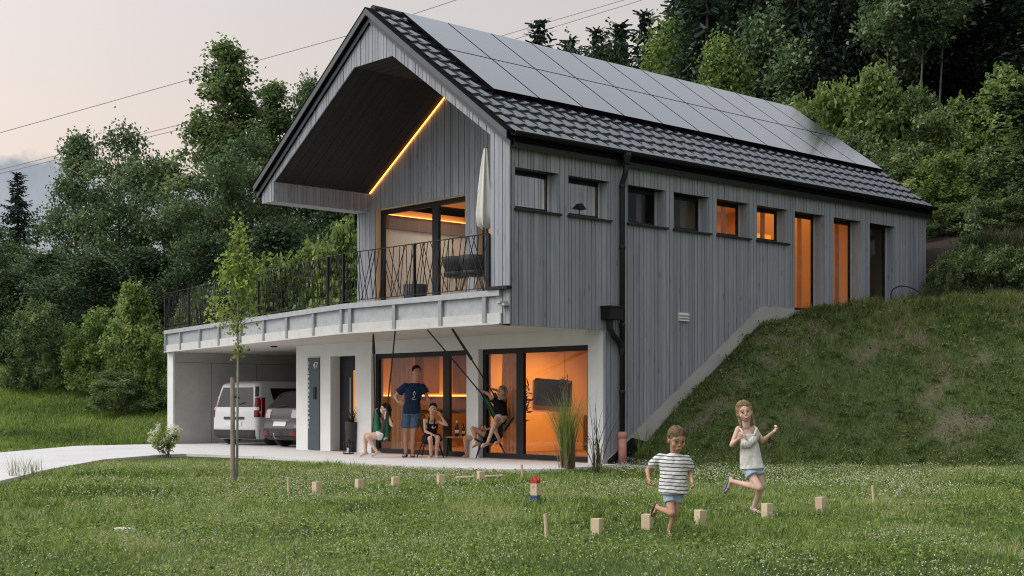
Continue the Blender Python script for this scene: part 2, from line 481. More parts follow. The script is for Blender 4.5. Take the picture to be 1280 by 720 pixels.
# gable face + right pier front
mb = MB()
def g_lo(x):
    if x > -.456: return 2.463
    if x < -7.234: return 5.299
    return opening_top(x)
seg_wall(mb, lambda u, z, d: (u, .0-d, z), -W, 0.03, g_lo, lambda u: rline(min(0, u))-.22, [], .028, (-.457, -.455, -7.235, -7.233, -4.4, -3.195, -W/2), BW, .011, 5)
mb.build('gable_cladding', M['wood'], house)
mb = MB()
seg_wall(mb, lambda u, z, d: (u, .03-d*.9, z), -W+.02, -.03, lambda x: g_lo(x)+.012, lambda u: rline(u)-.2, [], .025, (-.457, -.455, -7.235, -7.233, -4.4, -3.195, -W/2))
mb.build('gable_backing', M['black_metal'], house)
# pier inner face in loggia
mb = MB()
seg_wall(mb, lambda u, z, d: (-.432-d, u, z), .03, YL, lambda u: SLT, lambda u: 5.68, [(a, b, SILL, HEAD) for a, b in WIN[:2]], .025, (), BW, .008, 6)
# recessed wall: window opening and a dark door next to the pier
LW = (-7.03, -4.0, SLT, 5.33); LD = (-3.65, -2.75, SLT, 5.33)
seg_wall(mb, lambda u, z, d: (u, YL-d, z), -W, -.46, lambda u: SLT, lambda x: (opening_top(x) if x > -7.234 else 5.686), [LW, LD], .028, (-7.234, -4.4, -3.195), BW, .011, 8)
# left eave box: inner face, bottom, outer face
seg_wall(mb, lambda u, z, d: (-7.234+d, u, z), .0, YL-.03, lambda u: 5.299, lambda u: 5.70, [], .02, (), BW, .008, 9)
mb.build('loggia_cladding', M['wood'], house)
mb = MB(); seg_wall(mb, lambda u, z, d: (u, YL+d, z), -W, -.3, lambda u: SLT, lambda x: rline(x)-.3, [LW, LD], .25, (-W/2,))
mb.box((-W, YL+.25, SLT), (-W+.28, L, EZ-.25))
mb.box((-W+.28, L-.25, -.2), (-.31, L, EZ+.0))
mb.prism([(-W+.3, L-.25, EZ), (-.31, L-.25, EZ), (-W/2, L-.25, RZ-.4)], (0, .25, 0))
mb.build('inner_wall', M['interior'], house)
mb = MB()
mb.box((-W+.005, .03, 5.305), (-7.25, YL-.03, 5.68)); mb.build('eave_box', M['wood'], house)
# loggia soffit: boards running up the slope
mb = MB(); rnd = random.Random(4)
y = .03
while y < YL-.02:
    w = min(.105, YL-.02-y); mb.cr = rnd.random(); t = rnd.choice((0, .004))
    for (xa, za, xb, zb) in ((-7.25, 5.675, -4.4, 7.547), (-4.4, 7.547, -3.195, 7.547), (-3.195, 7.547, -.44, 5.675)):
        mb.hexa([(xa, y, za+t), (xa, y+w-.006, za+t), (xa, y+w-.006, za+.03), (xa, y, za+.03)], [(xb, y, zb+t), (xb, y+w-.006, zb+t), (xb, y+w-.006, zb+.03), (xb, y, zb+.03)])
    y += w
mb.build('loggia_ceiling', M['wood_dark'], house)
mb = MB(); a = Vector((-7.18, YL-.055, 5.70)); b = Vector((-4.43, YL-.055, 7.50)); mb.tube([a, b], .017, 6); mb.build('light_strip', M['led'], house)
# ---------------- roof
roof = MB()
for (xe, sg) in ((0.10, 1), (-W-.10, -1)):
    ze = EZ-.10*(RZ-EZ)/(W/2)
    roof.hexa([(xe, -.0, ze-.24), (-W/2, -.0, RZ-.24), (-W/2, -.0, RZ), (xe, -.0, ze)], [(xe, L+.1, ze-.24), (-W/2, L+.1, RZ-.24), (-W/2, L+.1, RZ), (xe, L+.1, ze)])
roof_o = roof.build('roof', M['dark_metal'], house)
# verge boards on the gable
for sg in (1, -1):
    def pt(s, dz, y):
        x = -W/2+sg*s*(W/2+.10); return (x, y, RZ-(RZ-EZ)*s*(W/2+.1)/(W/2)+dz)
    def vb(m_, d0, d1, y0, y1): m_.hexa([pt(0, d1, y0), pt(1, d1, y0), pt(1, d0, y0), pt(0, d0, y0)], [pt(0, d1, y1), pt(1, d1, y1), pt(1, d0, y1), pt(0, d0, y1)])
    mb = MB(); vb(mb, .03, -.10, -.17, -.155); vb(mb, -.135, -.225, -.085, -.07); mb.build('verge_board', M['gable_trim'], roof_o)
    mb = MB(); vb(mb, .045, .03, -.18, .02); vb(mb, .03, -.085, -.154, .0); vb(mb, -.086, -.20, -.069, .0); mb.build('verge_lining', M['dull_black'], roof_o)
def tiles(sg):
    sl = Vector((sg*(W/2+.13), 0, -(RZ-EZ)*(W/2+.13)/(W/2))); ln = sl.length; sd = sl/ln
    nrm = Vector((sg*(RZ-EZ), 0, W/2)).normalized()
    top = Vector((-W/2, 0, RZ+.02))
    nc = 14; cl = ln/nc; tw = .30; per = 8
    prof = [0, .1, .55, 1, 1, .6, .15, 0]
    y0, y1 = (-.03 if sg > 0 else .02), L+.12; ncol = int(round((y1-y0)/tw)); tw = (y1-y0)/ncol
    V = []; F = []
    for c in range(nc):
        s0 = c*cl-.02 if c else 0.0; s1 = (c+1)*cl+.03
        rows = []
        for (s, h) in ((s0, .008), (s1-.03, .047), (s1, .042), (s1+.004, .004)):
            row = []
            for k in range(ncol*per+1):
                yy = y0+k*tw/per; hh = .030*prof[k % per]*(1 if h > .02 else .7)+h
                stag = .035*math.sin(k % per/per*math.pi) if s > s0 else 0
                p = top+sd*(s+stag*0.6)+nrm*hh; row.append(len(V)); V.append((p.x, yy, p.z))
            rows.append(row)
        for a, b in zip(rows, rows[1:]):
            for k in range(ncol*per): F.append((a[k], a[k+1], b[k+1], b[k]))
    t = MB(); t.add(V, F); return t
tiles(1).build('roof_tiles', M['tile'], roof_o, clean=False)
tiles(-1).build('roof_tiles', M['tile'], roof_o, clean=False)
mb = MB(); mb.tube([(-W/2, .0, RZ+.03), (-W/2, L+.12, RZ+.03)], .085, 10); mb.build('ridge_cap', M['dark_metal'], roof_o)
# solar panels 2 x 11
sl = Vector((W/2, 0, -(RZ-EZ))); sln = sl.length; sd = sl/sln; nrm = Vector((RZ-EZ, 0, W/2)).normalized()
PY0, PY1, PU0, PU1 = .551, 12.90, .02, .709
pw = (PY1-PY0)/11; ph = (PU1-PU0)*sln/2
rows = ('upper', 'lower')
pv0 = None
for r in range(2):
    for c in range(11):
        ya = PY0+c*pw; s0 = PU0*sln+r*ph
        q = lambda s, yy, h: Vector((-W/2, 0, RZ))+sd*s+nrm*h+Vector((0, yy, 0))
        p = MB(q(s0, ya, .1)); g = .022
        p.hexa([q(s0+g, ya+g, .115), q(s0+g, ya+pw-g, .115), q(s0+ph-g, ya+pw-g, .115), q(s0+ph-g, ya+g, .115)], [q(s0+g, ya+g, .155), q(s0+g, ya+pw-g, .155), q(s0+ph-g, ya+pw-g, .155), q(s0+ph-g, ya+g, .155)])
        if pv0 is None:
            p.m = [1 if fi_ == 1 else 0 for fi_ in range(len(p.f))]
            o = p.build('solar_panel', [M['dull_black'], M['pv_cell']], roof_o); pv0 = o
        else: o = pv0.copy(); COL.objects.link(o)
        o.location = q(s0, ya, .1)
mb = MB(); q0 = lambda s, yy, h: Vector((-W/2, 0, RZ))+sd*s+nrm*h+Vector((0, yy, 0))
sa, sb = PU0*sln+.03, PU1*sln-.012
mb.hexa([q0(sa, PY0+.02, .104), q0(sa, PY1-.02, .104), q0(sb, PY1-.02, .104), q0(sb, PY0+.02, .104)], [q0(sa, PY0+.02, .110), q0(sa, PY1-.02, .110), q0(sb, PY1-.02, .110), q0(sb, PY0+.02, .110)])  # black sheet added so the gaps between panels look dark
mb.hexa([q0(sb-.012, PY0+.02, .02), q0(sb-.012, PY1-.02, .02), q0(sb, PY1-.02, .02), q0(sb, PY0+.02, .02)], [q0(sb-.012, PY0+.02, .102), q0(sb-.012, PY1-.02, .102), q0(sb, PY1-.02, .102), q0(sb, PY0+.02, .102)])  # black strip stands in for the shadow under the lower panel edge
mb.build('panel_shade_backing', M['dull_black'], roof_o)
mb = MB()
for s in (.25, 1.35, 1.9, 3.05):
    mb.beam(Vector((-W/2, PY0+.1, RZ))+sd*(s+PU0*sln)+nrm*.09, Vector((-W/2, PY1-.1, RZ))+sd*(s+PU0*sln)+nrm*.09, .04, .05)
for k in range(12):
    yy = PY0+.3+k*(PY1-PY0-.6)/11
    mb.beam(Vector((-W/2, yy, RZ))+sd*(.1+PU0*sln)+nrm*.06, Vector((-W/2, yy, RZ))+sd*(3.2)+nrm*.06, .03, .03)
mb.build('mounting_rail', M['black_metal'], roof_o)
# gutter, soffit fascia, downpipe
def gutter_mb():
    g = MB(); n = 8; V = []; F = []
    gx, gz = .185, 5.655
    for yy in (-.09, L+.12):
        for k in range(n+1):
            a = math.pi+math.pi*k/n; V.append((gx+.075*math.cos(a), yy, gz+.075*math.sin(a)))
        for k in range(n, -1, -1):
            a = math.pi+math.pi*k/n; V.append((gx+.068*math.cos(a), yy, gz+.068*math.sin(a)+.002))
    m_ = 2*(n+1)
    for k in range(m_): F.append((k, (k+1) % m_, m_+(k+1) % m_, m_+k))
    F.append(tuple(range(m_))); F.append(tuple(range(m_, 2*m_)))
    g.add(V, F); return g
gut = gutter_mb().build('gutter', M['black_metal'], roof_o)
mb = MB(); mb.box((.012, .04, 5.50), (.12, L+.08, 5.63)); mb.build('eave_soffit', M['dull_black'], roof_o)  # eave board in black, which also stands in for the shadow under the gutter
mb = MB(); DY = 2.66
mb.lathe((.185, DY, 5.4), [(.05, 0), (.055, .05), (.095, .16), (.095, .22)], 12)
mb.tube([(.185, DY, 5.42), (.16, DY, 5.25), (.09, DY, 5.1), (.085, DY, 4.9), (.085, DY, .62)], .05, 12)
for z in (5.0, 3.9, 2.5, 1.3): mb.lathe((.085, DY, z), [(.056, 0), (.06, .02), (.06, .05), (.056, .07)], 12)
mb.build('downpipe', M['dark_metal'], house, True)
mb = MB()
mb.box((.012, 2.18, 2.62), (.24, 2.52, 2.84)); mb.box((.005, 2.165, 2.835), (.255, 2.535, 2.86))
mb.tube([(.12, 2.3, 2.63), (.12, 2.3, 2.45), (.12, 2.36, 2.36), (.1, 2.58, 2.22), (.09, 2.64, 2.12), (.09, DY-.01, 2.0)], .06, 10)
mb.build('rainwater_hopper', M['black_metal'], house)
M['pink_pipe'] = plain('faded_orange_pipe', (.5, .22, .17), .6, .2, 9)
mb = MB(); mb.tube([(.088, DY, -.1), (.088, DY, .56)], .075, 14); mb.lathe((.088, DY, .5), [(.075, 0), (.088, .01), (.088, .1), (.075, .11)], 14)
mb.build('drain_pipe', M['pink_pipe'], house, True)
mb = MB()
for k in range(3):
    z = 2.70+k*.055; mb.hexa([(.01, 4.30, z), (.01, 4.56, z), (.01, 4.56, z+.012), (.01, 4.30, z+.012)], [(.06, 4.30, z-.02), (.06, 4.56, z-.02), (.06, 4.56, z-.008), (.06, 4.30, z-.008)])
mb.box((.005, 4.29, 2.675), (.02, 4.57, 2.84)); mb.build('air_vent', M['white'], house)
# bitumen membrane along the foundation, concrete plinth
mb = MB(); mb.prism([(.004, 2.36, -.05), (.004, 2.36, .10), (.004, 3.0, .50), (.004, 3.4, .42), (.004, 3.2, -.05)], (.012, 0, 0))
mb.prism([(.03, 4.0, .4), (.03, 4.9, 1.30), (.03, 5.35, 1.55), (.03, 5.15, 1.1), (.03, 4.6, .5)], (.02, 0, 0)); mb.build('waterproof_membrane', M['black_metal'], house)
mb = MB(); mb.box((-.29, YF+.1, -.3), (-.005, L-.02, 3.0)); 
mb = MB(); mb.hexa([(-.028, YF+.02, -.3), (-.003, YF+.02, -.3), (-.003, YF+.02, .12), (-.028, YF+.02, .12)], [(-.028, 6.85, -.3), (-.003, 6.85, -.3), (-.003, 6.85, 3.12), (-.028, 6.85, 3.12)])
mb.box((-.028, 6.85, -.3), (-.003, 7.96, 3.12)); mb.build('plinth', M['concrete'], house)

# ---------------- long wall windows and doors
M['rail_light'] = plain('light_guide_rail', (.4, .41, .42), .4, .1)
def wall_window(y0, y1, z0, z1, kind):
    w = MB(); xg = -.24; t = .075
    far = y1-.30
    w.box((xg-.05, y0, z0), (xg, y0+t*.5, z1)); w.box((xg-.05, y1-t, z0), (xg, y1, z1))
    w.box((xg-.05, y0+t*.5, z0), (xg, y1-t, z0+t)); w.box((xg-.05, y0+t*.5, z1-t), (xg, y1-t, z1))
    # dark lining of the reveal head
    w.box((-.235, y0, z1-.006), (-.03, y1, z1+.0))
    f = w.build('window' if kind == 'w' else 'glass_door', M['frame'], house)
    g = MB(); g.box((xg-.03, y0+t*.5, z0+t), (xg-.02, y1-t, z1-t)); g.build('pane', M['glass'], f)
    r = MB(); r.cr = .6; r.box((xg+.002, y1-.02, z0), (-.035, y1-.003, z1-.008)); r.build('reveal', M['wood'], f)
    r = MB(); r.box((xg+.002, y0+.003, z0), (-.035, y0+.02, z1-.008)); r.build('reveal', M['wood'], f)
    r = MB(); r.box((xg+.01, y1-.06, z0+.01), (xg+.035, y1-.021, z1-.01)); r.build('guide_rail', M['rail_light'], f)
    if kind == 'w':
        s = MB(); s.hexa([(xg, y0-.02, z0-.03), (xg, y1+.02, z0-.03), (xg, y1+.02, z0+.01), (xg, y0-.02, z0+.01)], [(.055, y0-.03, z0-.05), (.055, y1+.03, z0-.05), (.055, y1+.03, z0-.012), (.055, y0-.03, z0-.012)])
        s.build('sill', M['dark_metal'], f)
for a, b in WIN: wall_window(a, b, SILL, HEAD, 'w')
for a, b in DOORS: wall_window(a, b, 3.06, HEAD, 'd')

# ---------------- balcony slab, fascia, railing
A_, K_, B_ = Vector((-.16, -.10, 0)), Vector((-4.70, -.10, 0)), Vector((-15.9, 2.09, 0))
mb = MB()
mb.prism([(-.05, .03, SLB), (-4.7, .03, SLB), (-15.88, 2.2, SLB), (-15.88, 12.9, SLB), (-W, 12.9, SLB), (-W+.3, L-.26, SLB), (-.05, L-.26, SLB)], (0, 0, SLT-SLB-.01))
slab = mb.build('floor_slab', M['soffit'], house)
fas = MB(); stf = []
def along(a, b, t): return a+(b-a)*t
def fascia(a, b, marks):
    d = (b-a).normalized(); nrm_ = Vector((d.y, -d.x, 0))
    if nrm_.y > 0: nrm_ = -nrm_
    def strip(t0, t1, z0, z1, o0, o1, m_):
        p, q = along(a, b, t0), along(a, b, t1)
        m_.hexa([p+nrm_*o0+Vector((0, 0, z0)), q+nrm_*o0+Vector((0, 0, z0)), q+nrm_*o0+Vector((0, 0, z1)), p+nrm_*o0+Vector((0, 0, z1))],
                [p+nrm_*o1+Vector((0, 0, z0)), q+nrm_*o1+Vector((0, 0, z0)), q+nrm_*o1+Vector((0, 0, z1)), p+nrm_*o1+Vector((0, 0, z1))])
    pl = MB(); strip(0, 1, SLB+.19, SLT-.1, -.12, -.07, pl); strip(0, 1, SLT-.10, SLT, -.12, .0, pl); pl.build('fascia_beam', M['steel'], slab)
    bd = MB(); strip(0, 1, SLB-.002, SLB+.188, -.12, -.035, bd); strip(0, 1, SLB-.004, SLB+.02, -.033, -.002, bd); bd.build('fascia_band', M['band'], slab)
    ln = (b-a).length
    for t in marks:
        s_ = MB(); dt = .045/ln
        strip(max(0, t-dt), min(1, t+dt), SLB+.02, SLT-.102, -.069, -.012, s_)
        s_.build('stiffener', M['stiff'], slab)
xs_ = [aty(u, 400, -.1).x for u in (604, 549, 491, 436)]
fascia(A_, K_, [(A_.x-x)/(A_.x-K_.x) for x in xs_])
def tl(u):       # parameter on left segment for an image column
    best = min((abs((lambda P: U0+FPX*((P.x-CAM[0])*RX+(P.y-CAM[1])*RY)/depth(P.x, P.y))(along(K_, B_, t/400.))-u), t/400.) for t in range(401)); return best[1]
fascia(K_, B_, [tl(u) for u in (425, 390, 357, 328, 299, 272, 248, 224)]+[.995])
rail = bpy.data.objects.new('balcony_railing', None); COL.objects.link(rail); rail.parent = house
RH = .97; rnd = random.Random(21)
P0r = Vector((-.47, -.05, 0)); K2 = K_+Vector((0, .04, 0)); B2 = B_+Vector((0, .05, 0))
tr = MB(); bars = MB()
for a, b in ((P0r, K2), (K2, B2)):
    up = Vector((0, 0, 1))
    tr.beam(a+up*(SLT+RH), b+up*(SLT+RH), .045, .012); tr.beam(a+up*(SLT+.05), b+up*(SLT+.05), .035, .012)
    ln = (b-a).length; n = int(ln/.085); d = (b-a)/ln
    for i in range(n):
        s = (i+rnd.random())*ln/n; tilt = rnd.choice((-1, 1, 1, -1, .3, -.3))*rnd.uniform(.05, .24)
        s0 = min(max(s-tilt, 0), ln); s1 = min(max(s+tilt, 0), ln); off = Vector((0, rnd.uniform(-.012, .012), 0))
        bars.beam(a+d*s0+off+up*(SLT+.055), a+d*s1+off+up*(SLT+RH-.005), .011, .011)
tr.build('handrail', M['black_metal'], rail)
props(bars.build('railing_bars', M['black_metal'], rail), kind='stuff')
def post(p):
    m_ = MB(); m_.box((p.x-.018, p.y-.025, SLT-.05), (p.x+.018, p.y+.025, SLT+RH-.007)); m_.build('post', M['black_metal'], rail)
for u in (408, 321, 234): post(along(K2, B2, tl(u)))
post(P0r); post(B2); post(along(P0r, K2, .48)); post(K2)
mb = MB(); mb.box((-.46, -.13, SLT+.003), (.06, .0, SLT+.055)); mb.build('threshold_plate', M['black_metal'], house)
# bracket lamp at the slab end
mb = MB(); mb.box((-.14, -.16, 2.76), (.04, -.03, 2.80)); mb.box((-.12, -.19, 2.80), (-.03, -.03, 2.84)); mb.build('bracket', M['steel'], house)

# ---------------- loggia glazing
def framed(y, x0, x1, z0, z1, mull, name, t=.07, parent=house, d=.07):
    w = MB()
    w.box((x0, y, z0), (x0+t, y+d, z1)); w.box((x1-t, y, z0), (x1, y+d, z1)); w.box((x0+t, y, z1-t), (x1-t, y+d, z1)); w.box((x0+t, y, z0), (x1-t, y+d, z0+t))
    xs = [x0]+[m for m in mull]+[x1]
    for m in mull: w.box((m-t, y, z0+t), (m+t, y+d, z1-t))
    f = w.build(name, M['frame'], parent)
    for i in range(len(xs)-1):
        g = MB(); g.box((xs[i]+t, y+.03, z0+t), (xs[i+1]-t, y+.042, z1-t)); g.build('pane', M['glass'], f)
    return f
framed(YL+.13, LW[0], LW[1], LW[2]+.02, LW[3], (-5.15,), 'balcony_window', .1)
framed(YL+.13, LD[0], LD[1], LD[2]+.02, LD[3], (), 'balcony_door', .1)

# ---------------- lower floor: white facade
holesF = [(-8.52, -7.57, .04, 2.18), (-6.98, -3.8, .04, 2.19), (-3.44, -.41, .04, 2.19)]
mb = MB(); seg_wall(mb, lambda u, z, d: (u, YF+d, z), -9.9, -.035, lambda u: -.1, lambda u: SLB-.002, holesF, .33)
mb.box((-9.9, YF+.33, -.1), (-9.62, 12.6, SLB-.002))
mb.build('white_wall', M['white'], house)
# interior shell of lower floor
mb = MB()
mb.box((-9.615, 8.4, .04), (-.35, 8.6, SLB-.01)); mb.box((-9.612, YF+.34, .05), (-9.585, 8.39, SLB-.01)); mb.box((-5.3, 4.0, .05), (-5.15, 8.39, SLB-.01))
mb.box((-.36, YF+.34, .05), (-.31, 8.39, SLB-.01))
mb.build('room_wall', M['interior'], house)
mb = MB(); mb.box((-9.58, YF+.05, .046), (-.37, 8.39, .058)); mb.build('room_floor', M['brown'], house)
mb = MB(); mb.box((-9.58, YF+.335, SLB-.03), (-.37, 8.39, SLB-.012)); mb.build('room_ceiling', M['interior'], house)
framed(YF+.12, -6.98, -3.8, .05, 2.19, (-4.58,), 'terrace_window', .1)
framed(YF+.12, -3.44, -.41, .05, 2.19, (-2.36,), 'terrace_window', .1)
# front door
mb = MB(); mb.box((-8.52, YF+.26, .05), (-7.57, YF+.32, 2.18)); 
fd = mb.build('front_door', M['frame'], house)
mb = MB(); mb.box((-8.36, YF+.245, .08), (-7.64, YF+.262, 2.1)); mb.box((-8.2, YF+.235, .08), (-8.08, YF+.246, 1.75)); mb.build('door_leaf', M['dark_metal'], fd)
M['amber'] = emit('glowing_door_glass', (.62, .22, .02), .55)  # orange pane glows by emission in place of the lit room behind it
mb = MB(); mb.box((-7.96, YF+.232, .2), (-7.82, YF+.248, 1.86)); mb.build('pane', M['amber'], fd)
mb = MB(); mb.tube([(-8.03, YF+.2, .5), (-8.03, YF+.2, 1.7)], .015, 8); mb.build('handle', M['steel'], fd)
# house number panel
mb = MB(); mb.box((-9.38, YF-.03, .06), (-8.93, YF-.003, 2.16)); np_ = mb.build('number_panel', plain('blue_grey_panel', (.045, .065, .08), .45, .1), house)
mb = MB(); mb.box((-9.13, YF-.055, 1.22), (-9.03, YF-.031, 1.5)); mb.build('door_bell', M['black_metal'], np_)
M['number'] = plain('pale_lettering', (.62, .66, .68), .5, .05)
def text_mesh(s, size, loc, rot, ext=.006):
    cu = bpy.data.curves.new('t', 'FONT'); cu.body = s; cu.size = size; cu.extrude = ext; cu.align_x = 'LEFT'
    o = bpy.data.objects.new('t', cu); COL.objects.link(o)
    dg = bpy.context.evaluated_depsgraph_get(); me = bpy.data.meshes.new_from_object(o.evaluated_get(dg)); bpy.data.objects.remove(o)
    me.transform(Matrix.Translation(loc) @ rot); return me
link_mesh('house_number', text_mesh('47', .2, (-9.16, YF-.033, 1.92), Matrix.Rotation(math.pi/2, 4, 'X')), M['number'], np_)
mb = MB(); rnd = random.Random(2)
for k in range(15):
    z = 2.08-k*.105; h_ = rnd.uniform(.045, .075)
    mb.box((-9.345, YF-.036, z-h_), (-9.33, YF-.031, z)); mb.box((-9.345, YF-.037, z-h_*rnd.choice((.4, .9, .1))), (-9.305, YF-.032, z-h_*rnd.choice((.4, .9, .1))-.014))
mb.build('small_marks', M['number'], np_)
# carport concrete walls
mb = MB(); CWX = -15.62
mb.box((-15.85, 2.25, -.2), (CWX, 12.5, SLB-.003)); mb.box((CWX, 10.5, -.2), (-9.91, 10.7, SLB-.003))
cw = mb.build('carport_wall', M['concrete'], house)
mb = MB()
for yy in (3.35, 4.75, 6.2, 7.6): mb.box((CWX+.0005, yy, .05), (CWX+.004, yy+.012, 2.2))
mb.box((CWX+.0005, 2.3, 2.19), (CWX+.004, 10.4, 2.202)); mb.build('formwork_joint', plain('joint_grey', (.13, .125, .12), .9, .1), cw)
mb = MB(); mb.box((-15.9, 2.2, -.1), (-15.6, 2.247, SLB-.004)); mb.build('wall_end_trim', M['white'], cw)
mb = MB()
for (x, y) in ((-12.6, 4.2), (-10.4, 2.0), (-13.6, 3.0)): mb.lathe((x, y, SLB-.035), [(.06, 0), (.08, .01), (.08, .033)], 12)
mb.build('ceiling_lamp', M['dark_metal'], slab)
# ------------------------------------------------------------------ rooms behind the glass
def area(name, loc, size, energy, col=(1, .48, .15), rot=(0, 0, 0)):
    l = bpy.data.lights.new(name, 'AREA'); l.shape = 'RECTANGLE'; l.size, l.size_y = size; l.energy = energy; l.color = col
    o = bpy.data.objects.new(name, l); COL.objects.link(o); o.location = loc; o.rotation_euler = rot; return o
WARM = (1, .40, .10)
area('room_or_fill_light', (-3.7, 5.2, 2.38), (.7, 1.6), 100, WARM)
area('room_or_fill_light', (-7.6, 5.6, 2.38), (.8, 1.6), 80, WARM)
area('room_or_fill_light', (-2.2, 8.9, 5.6), (2.0, 3.4), 30, WARM)
area('room_or_fill_light', (-2.0, 6.3, 5.6), (2.0, 1.0), 9, WARM)
area('room_or_fill_light', (-5.6, 4.2, 5.55), (2.6, 1.2), 26, (1, .80, .62))  # added neutral fill, stands in for daylight on the pale wall; no known lamp
mb = MB()
mb.box((-3.2, YL+.3, SLT), (-3.1, 5.3, 5.66)); mb.box((-W+.29, 5.3, SLT), (-.32, 5.4, 5.66)); mb.box((-3.9, 5.41, SLT), (-3.8, 10.5, 5.66)); mb.box((-3.9, 10.5, SLT), (-.32, 10.6, 5.66))
mb.box((-W+.29, YL+.26, 5.66), (-.31, L-.26, 5.70))
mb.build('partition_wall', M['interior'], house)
mb = MB(); mb.box((-W+.29, YL+.3, SLT+.0), (-W+.33, 5.28, 5.0)); mb.build('pale_wall_panel', plain('pale_wall_panel', (.62, .6, .58), .7, .05), house)
mb = MB(); mb.box((-W+.285, YL+.3, 5.003), (-W+.42, 5.28, 5.3)); mb.build('wall_beam', M['brown'], house)
mb = MB(); mb.box((-W+.30, YL+.32, 5.305), (-W+.36, 5.26, 5.33)); mb.build('cove_light', M['led'], house)
mb = MB(); mb.box((-1.5, YL+.3, SLT), (-1.42, 5.28, 5.64)); mb.box((-1.9, 10.62, SLT), (-1.82, L-.27, 5.64)); mb.build('added_dark_panel', M['wood_dark'], house)  # near-black panels added to make the rooms behind the windows look unlit
mb = MB(); mb.box((-3.79, 6.75, 4.6), (-3.74, 7.35, 5.2)); o = mb.build('wall_picture', M['frame']); props(o, 'dark framed picture on the orange wall behind the fifth small upper window', 'picture')
# kitchen
kt = thing('kitchen_cabinet', 'brown kitchen cabinets under a glowing light strip, seen through the left terrace window', 'cabinet', (-9.5, 5, .06))
KO = (-9.5, 5, .06)
mb = MB(KO); mb.box((-9.58, 2.75, .06), (-9.05, 7.9, .92)); mb.build('base_cabinet', M['brown'], kt)
mb = MB(KO); mb.box((-9.58, 2.75, .922), (-9.0, 7.9, .96)); mb.build('worktop', M['dark_metal'], kt)
mb = MB(KO); mb.box((-9.58, 2.75, .962), (-9.5, 7.9, 1.29)); mb.build('splashback', M['brown'], kt)
mb = MB(KO); mb.box((-9.57, 2.75, 1.293), (-9.5, 7.9, 1.32)); mb.build('light_strip', M['led'], kt)
for (a, b) in ((5.55, 6.05), (6.75, 7.3)):
    mb = MB(KO); mb.box((-9.58, a, 1.36), (-9.25, b, 2.4)); mb.build('wall_cabinet', M['brown'], kt)
def curtain(label, x0, y0, x1, y1, z0, z1, mat, group=None, waves=5, amp=.05):
    d = Vector((x1-x0, y1-y0, 0)); ln = d.length; d /= ln; nn = Vector((-d.y, d.x, 0)); n = waves*10
    V = []; F = []
    for zi in range(7):
        z = z0+(z1-z0)*zi/6
        for i in range(n+1):
            a = amp*math.sin(2*math.pi*waves*i/n+.35*math.sin(zi*1.3))*(1-.25*zi/6)
            p = Vector((x0, y0, 0))+d*(ln*i/n)+nn*a; V.append((p.x, p.y, z))
    for zi in range(6):
        for i in range(n): a = zi*(n+1)+i; F.append((a, a+1, a+n+2, a+n+1))
    org = (x0, y0, z0); m_ = MB(org); m_.add(V, F)
    o = m_.build('curtain', mat, None, True); o.location = org; props(o, label, 'curtain', group)
def mk_curtain():
    m, nt, b = new_mat('beige_curtain'); f = noise(nt, objco(nt), 4, 4); c = ramp(nt, f, [(.3, (.46, .31, .24)), (.7, (.56, .39, .31))])
    LK(nt, c, b.inputs['Base Color']); b.inputs['Roughness'].default_value = .9; t = ND(nt, 'ShaderNodeBsdfTranslucent'); LK(nt, c, t.inputs['Color'])
    mx = ND(nt, 'ShaderNodeMixShader', inp={0: .55}); LK(nt, b.outputs[0], mx.inputs[1]); LK(nt, t.outputs[0], mx.inputs[2]); LK(nt, mx.outputs[0], nt.nodes['Material Output'].inputs['Surface']); return m
M['curtain'] = mk_curtain()
curtain('beige curtain gathered at the left end of the wide terrace window', -6.82, YF+.42, -6.05, YF+.42, .07, 2.3, M['curtain'])
curtain('beige curtain beside the television, at the right end of the terrace window', -.82, YF+.40, -.42, YF+.40, .07, 2.3, M['curtain'], None, 4)
curtain('pinkish curtain behind the glass door next to the hammock strap', -3.2, YF+.42, -2.75, YF+.42, .07, 2.3, M['curtain'], None, 4)
cl_ = ('third small upper window, just past the downpipe', 'fourth small upper window from the gable', 'fifth small upper window, warmly lit', 'sixth small upper window, last before the tall doors', 'first tall upper door beside the amber panel', 'second tall upper door, orange lit')
for lab, (a, b), z0 in zip(cl_, WIN[2:]+DOORS[:2], (4.3,)*4+(3.06,)*2):
    curtain('pale curtain inside the '+lab, -.42, b-.36, -.42, b-.22, z0, 5.3, M['curtain'], None, 2, .02)
lamp_ = MB((-1.6, 9.3, 3.1)); lamp_.box((-1.62, 8.75, 3.45), (-1.57, 9.25, 4.85)); lamp_.box((-1.64, 8.73, 3.06), (-1.55, 9.27, 3.44))
o = lamp_.build('light_panel', emit('amber_panel', (1, .36, .03), .8)); o.location = (-1.6, 9.3, 3.1); props(o, 'glowing amber panel seen through the first tall upper door', 'lamp')
# television on the warm wall
p = atx(690, 491, -5.1)
tv = thing('television', 'flat black television on the orange lit wall behind the right terrace window', 'television', p)
mb = MB(); 
Rt = Matrix.Rotation(math.radians(-2.5), 4, 'X')
def rb(m_, a, b):
    q = MB(); q.box(a, b); m_.add([Rt @ Vector(v) for v in q.v], q.f)
rb(mb, (.02, -.56, -.30), (.07, .56, .30)); mb.build('body', M['black_metal'], tv)
mb = MB(); rb(mb, (.071, -.54, -.28), (.074, .54, .28)); mb.build('screen', plain('dark_screen', (.006, .007, .009), .4, .1, spec=.15), tv)
mb = MB(); mb.box((-.05, -.1, -.1), (.02, .1, .1)); mb.build('bracket', M['black_metal'], tv)

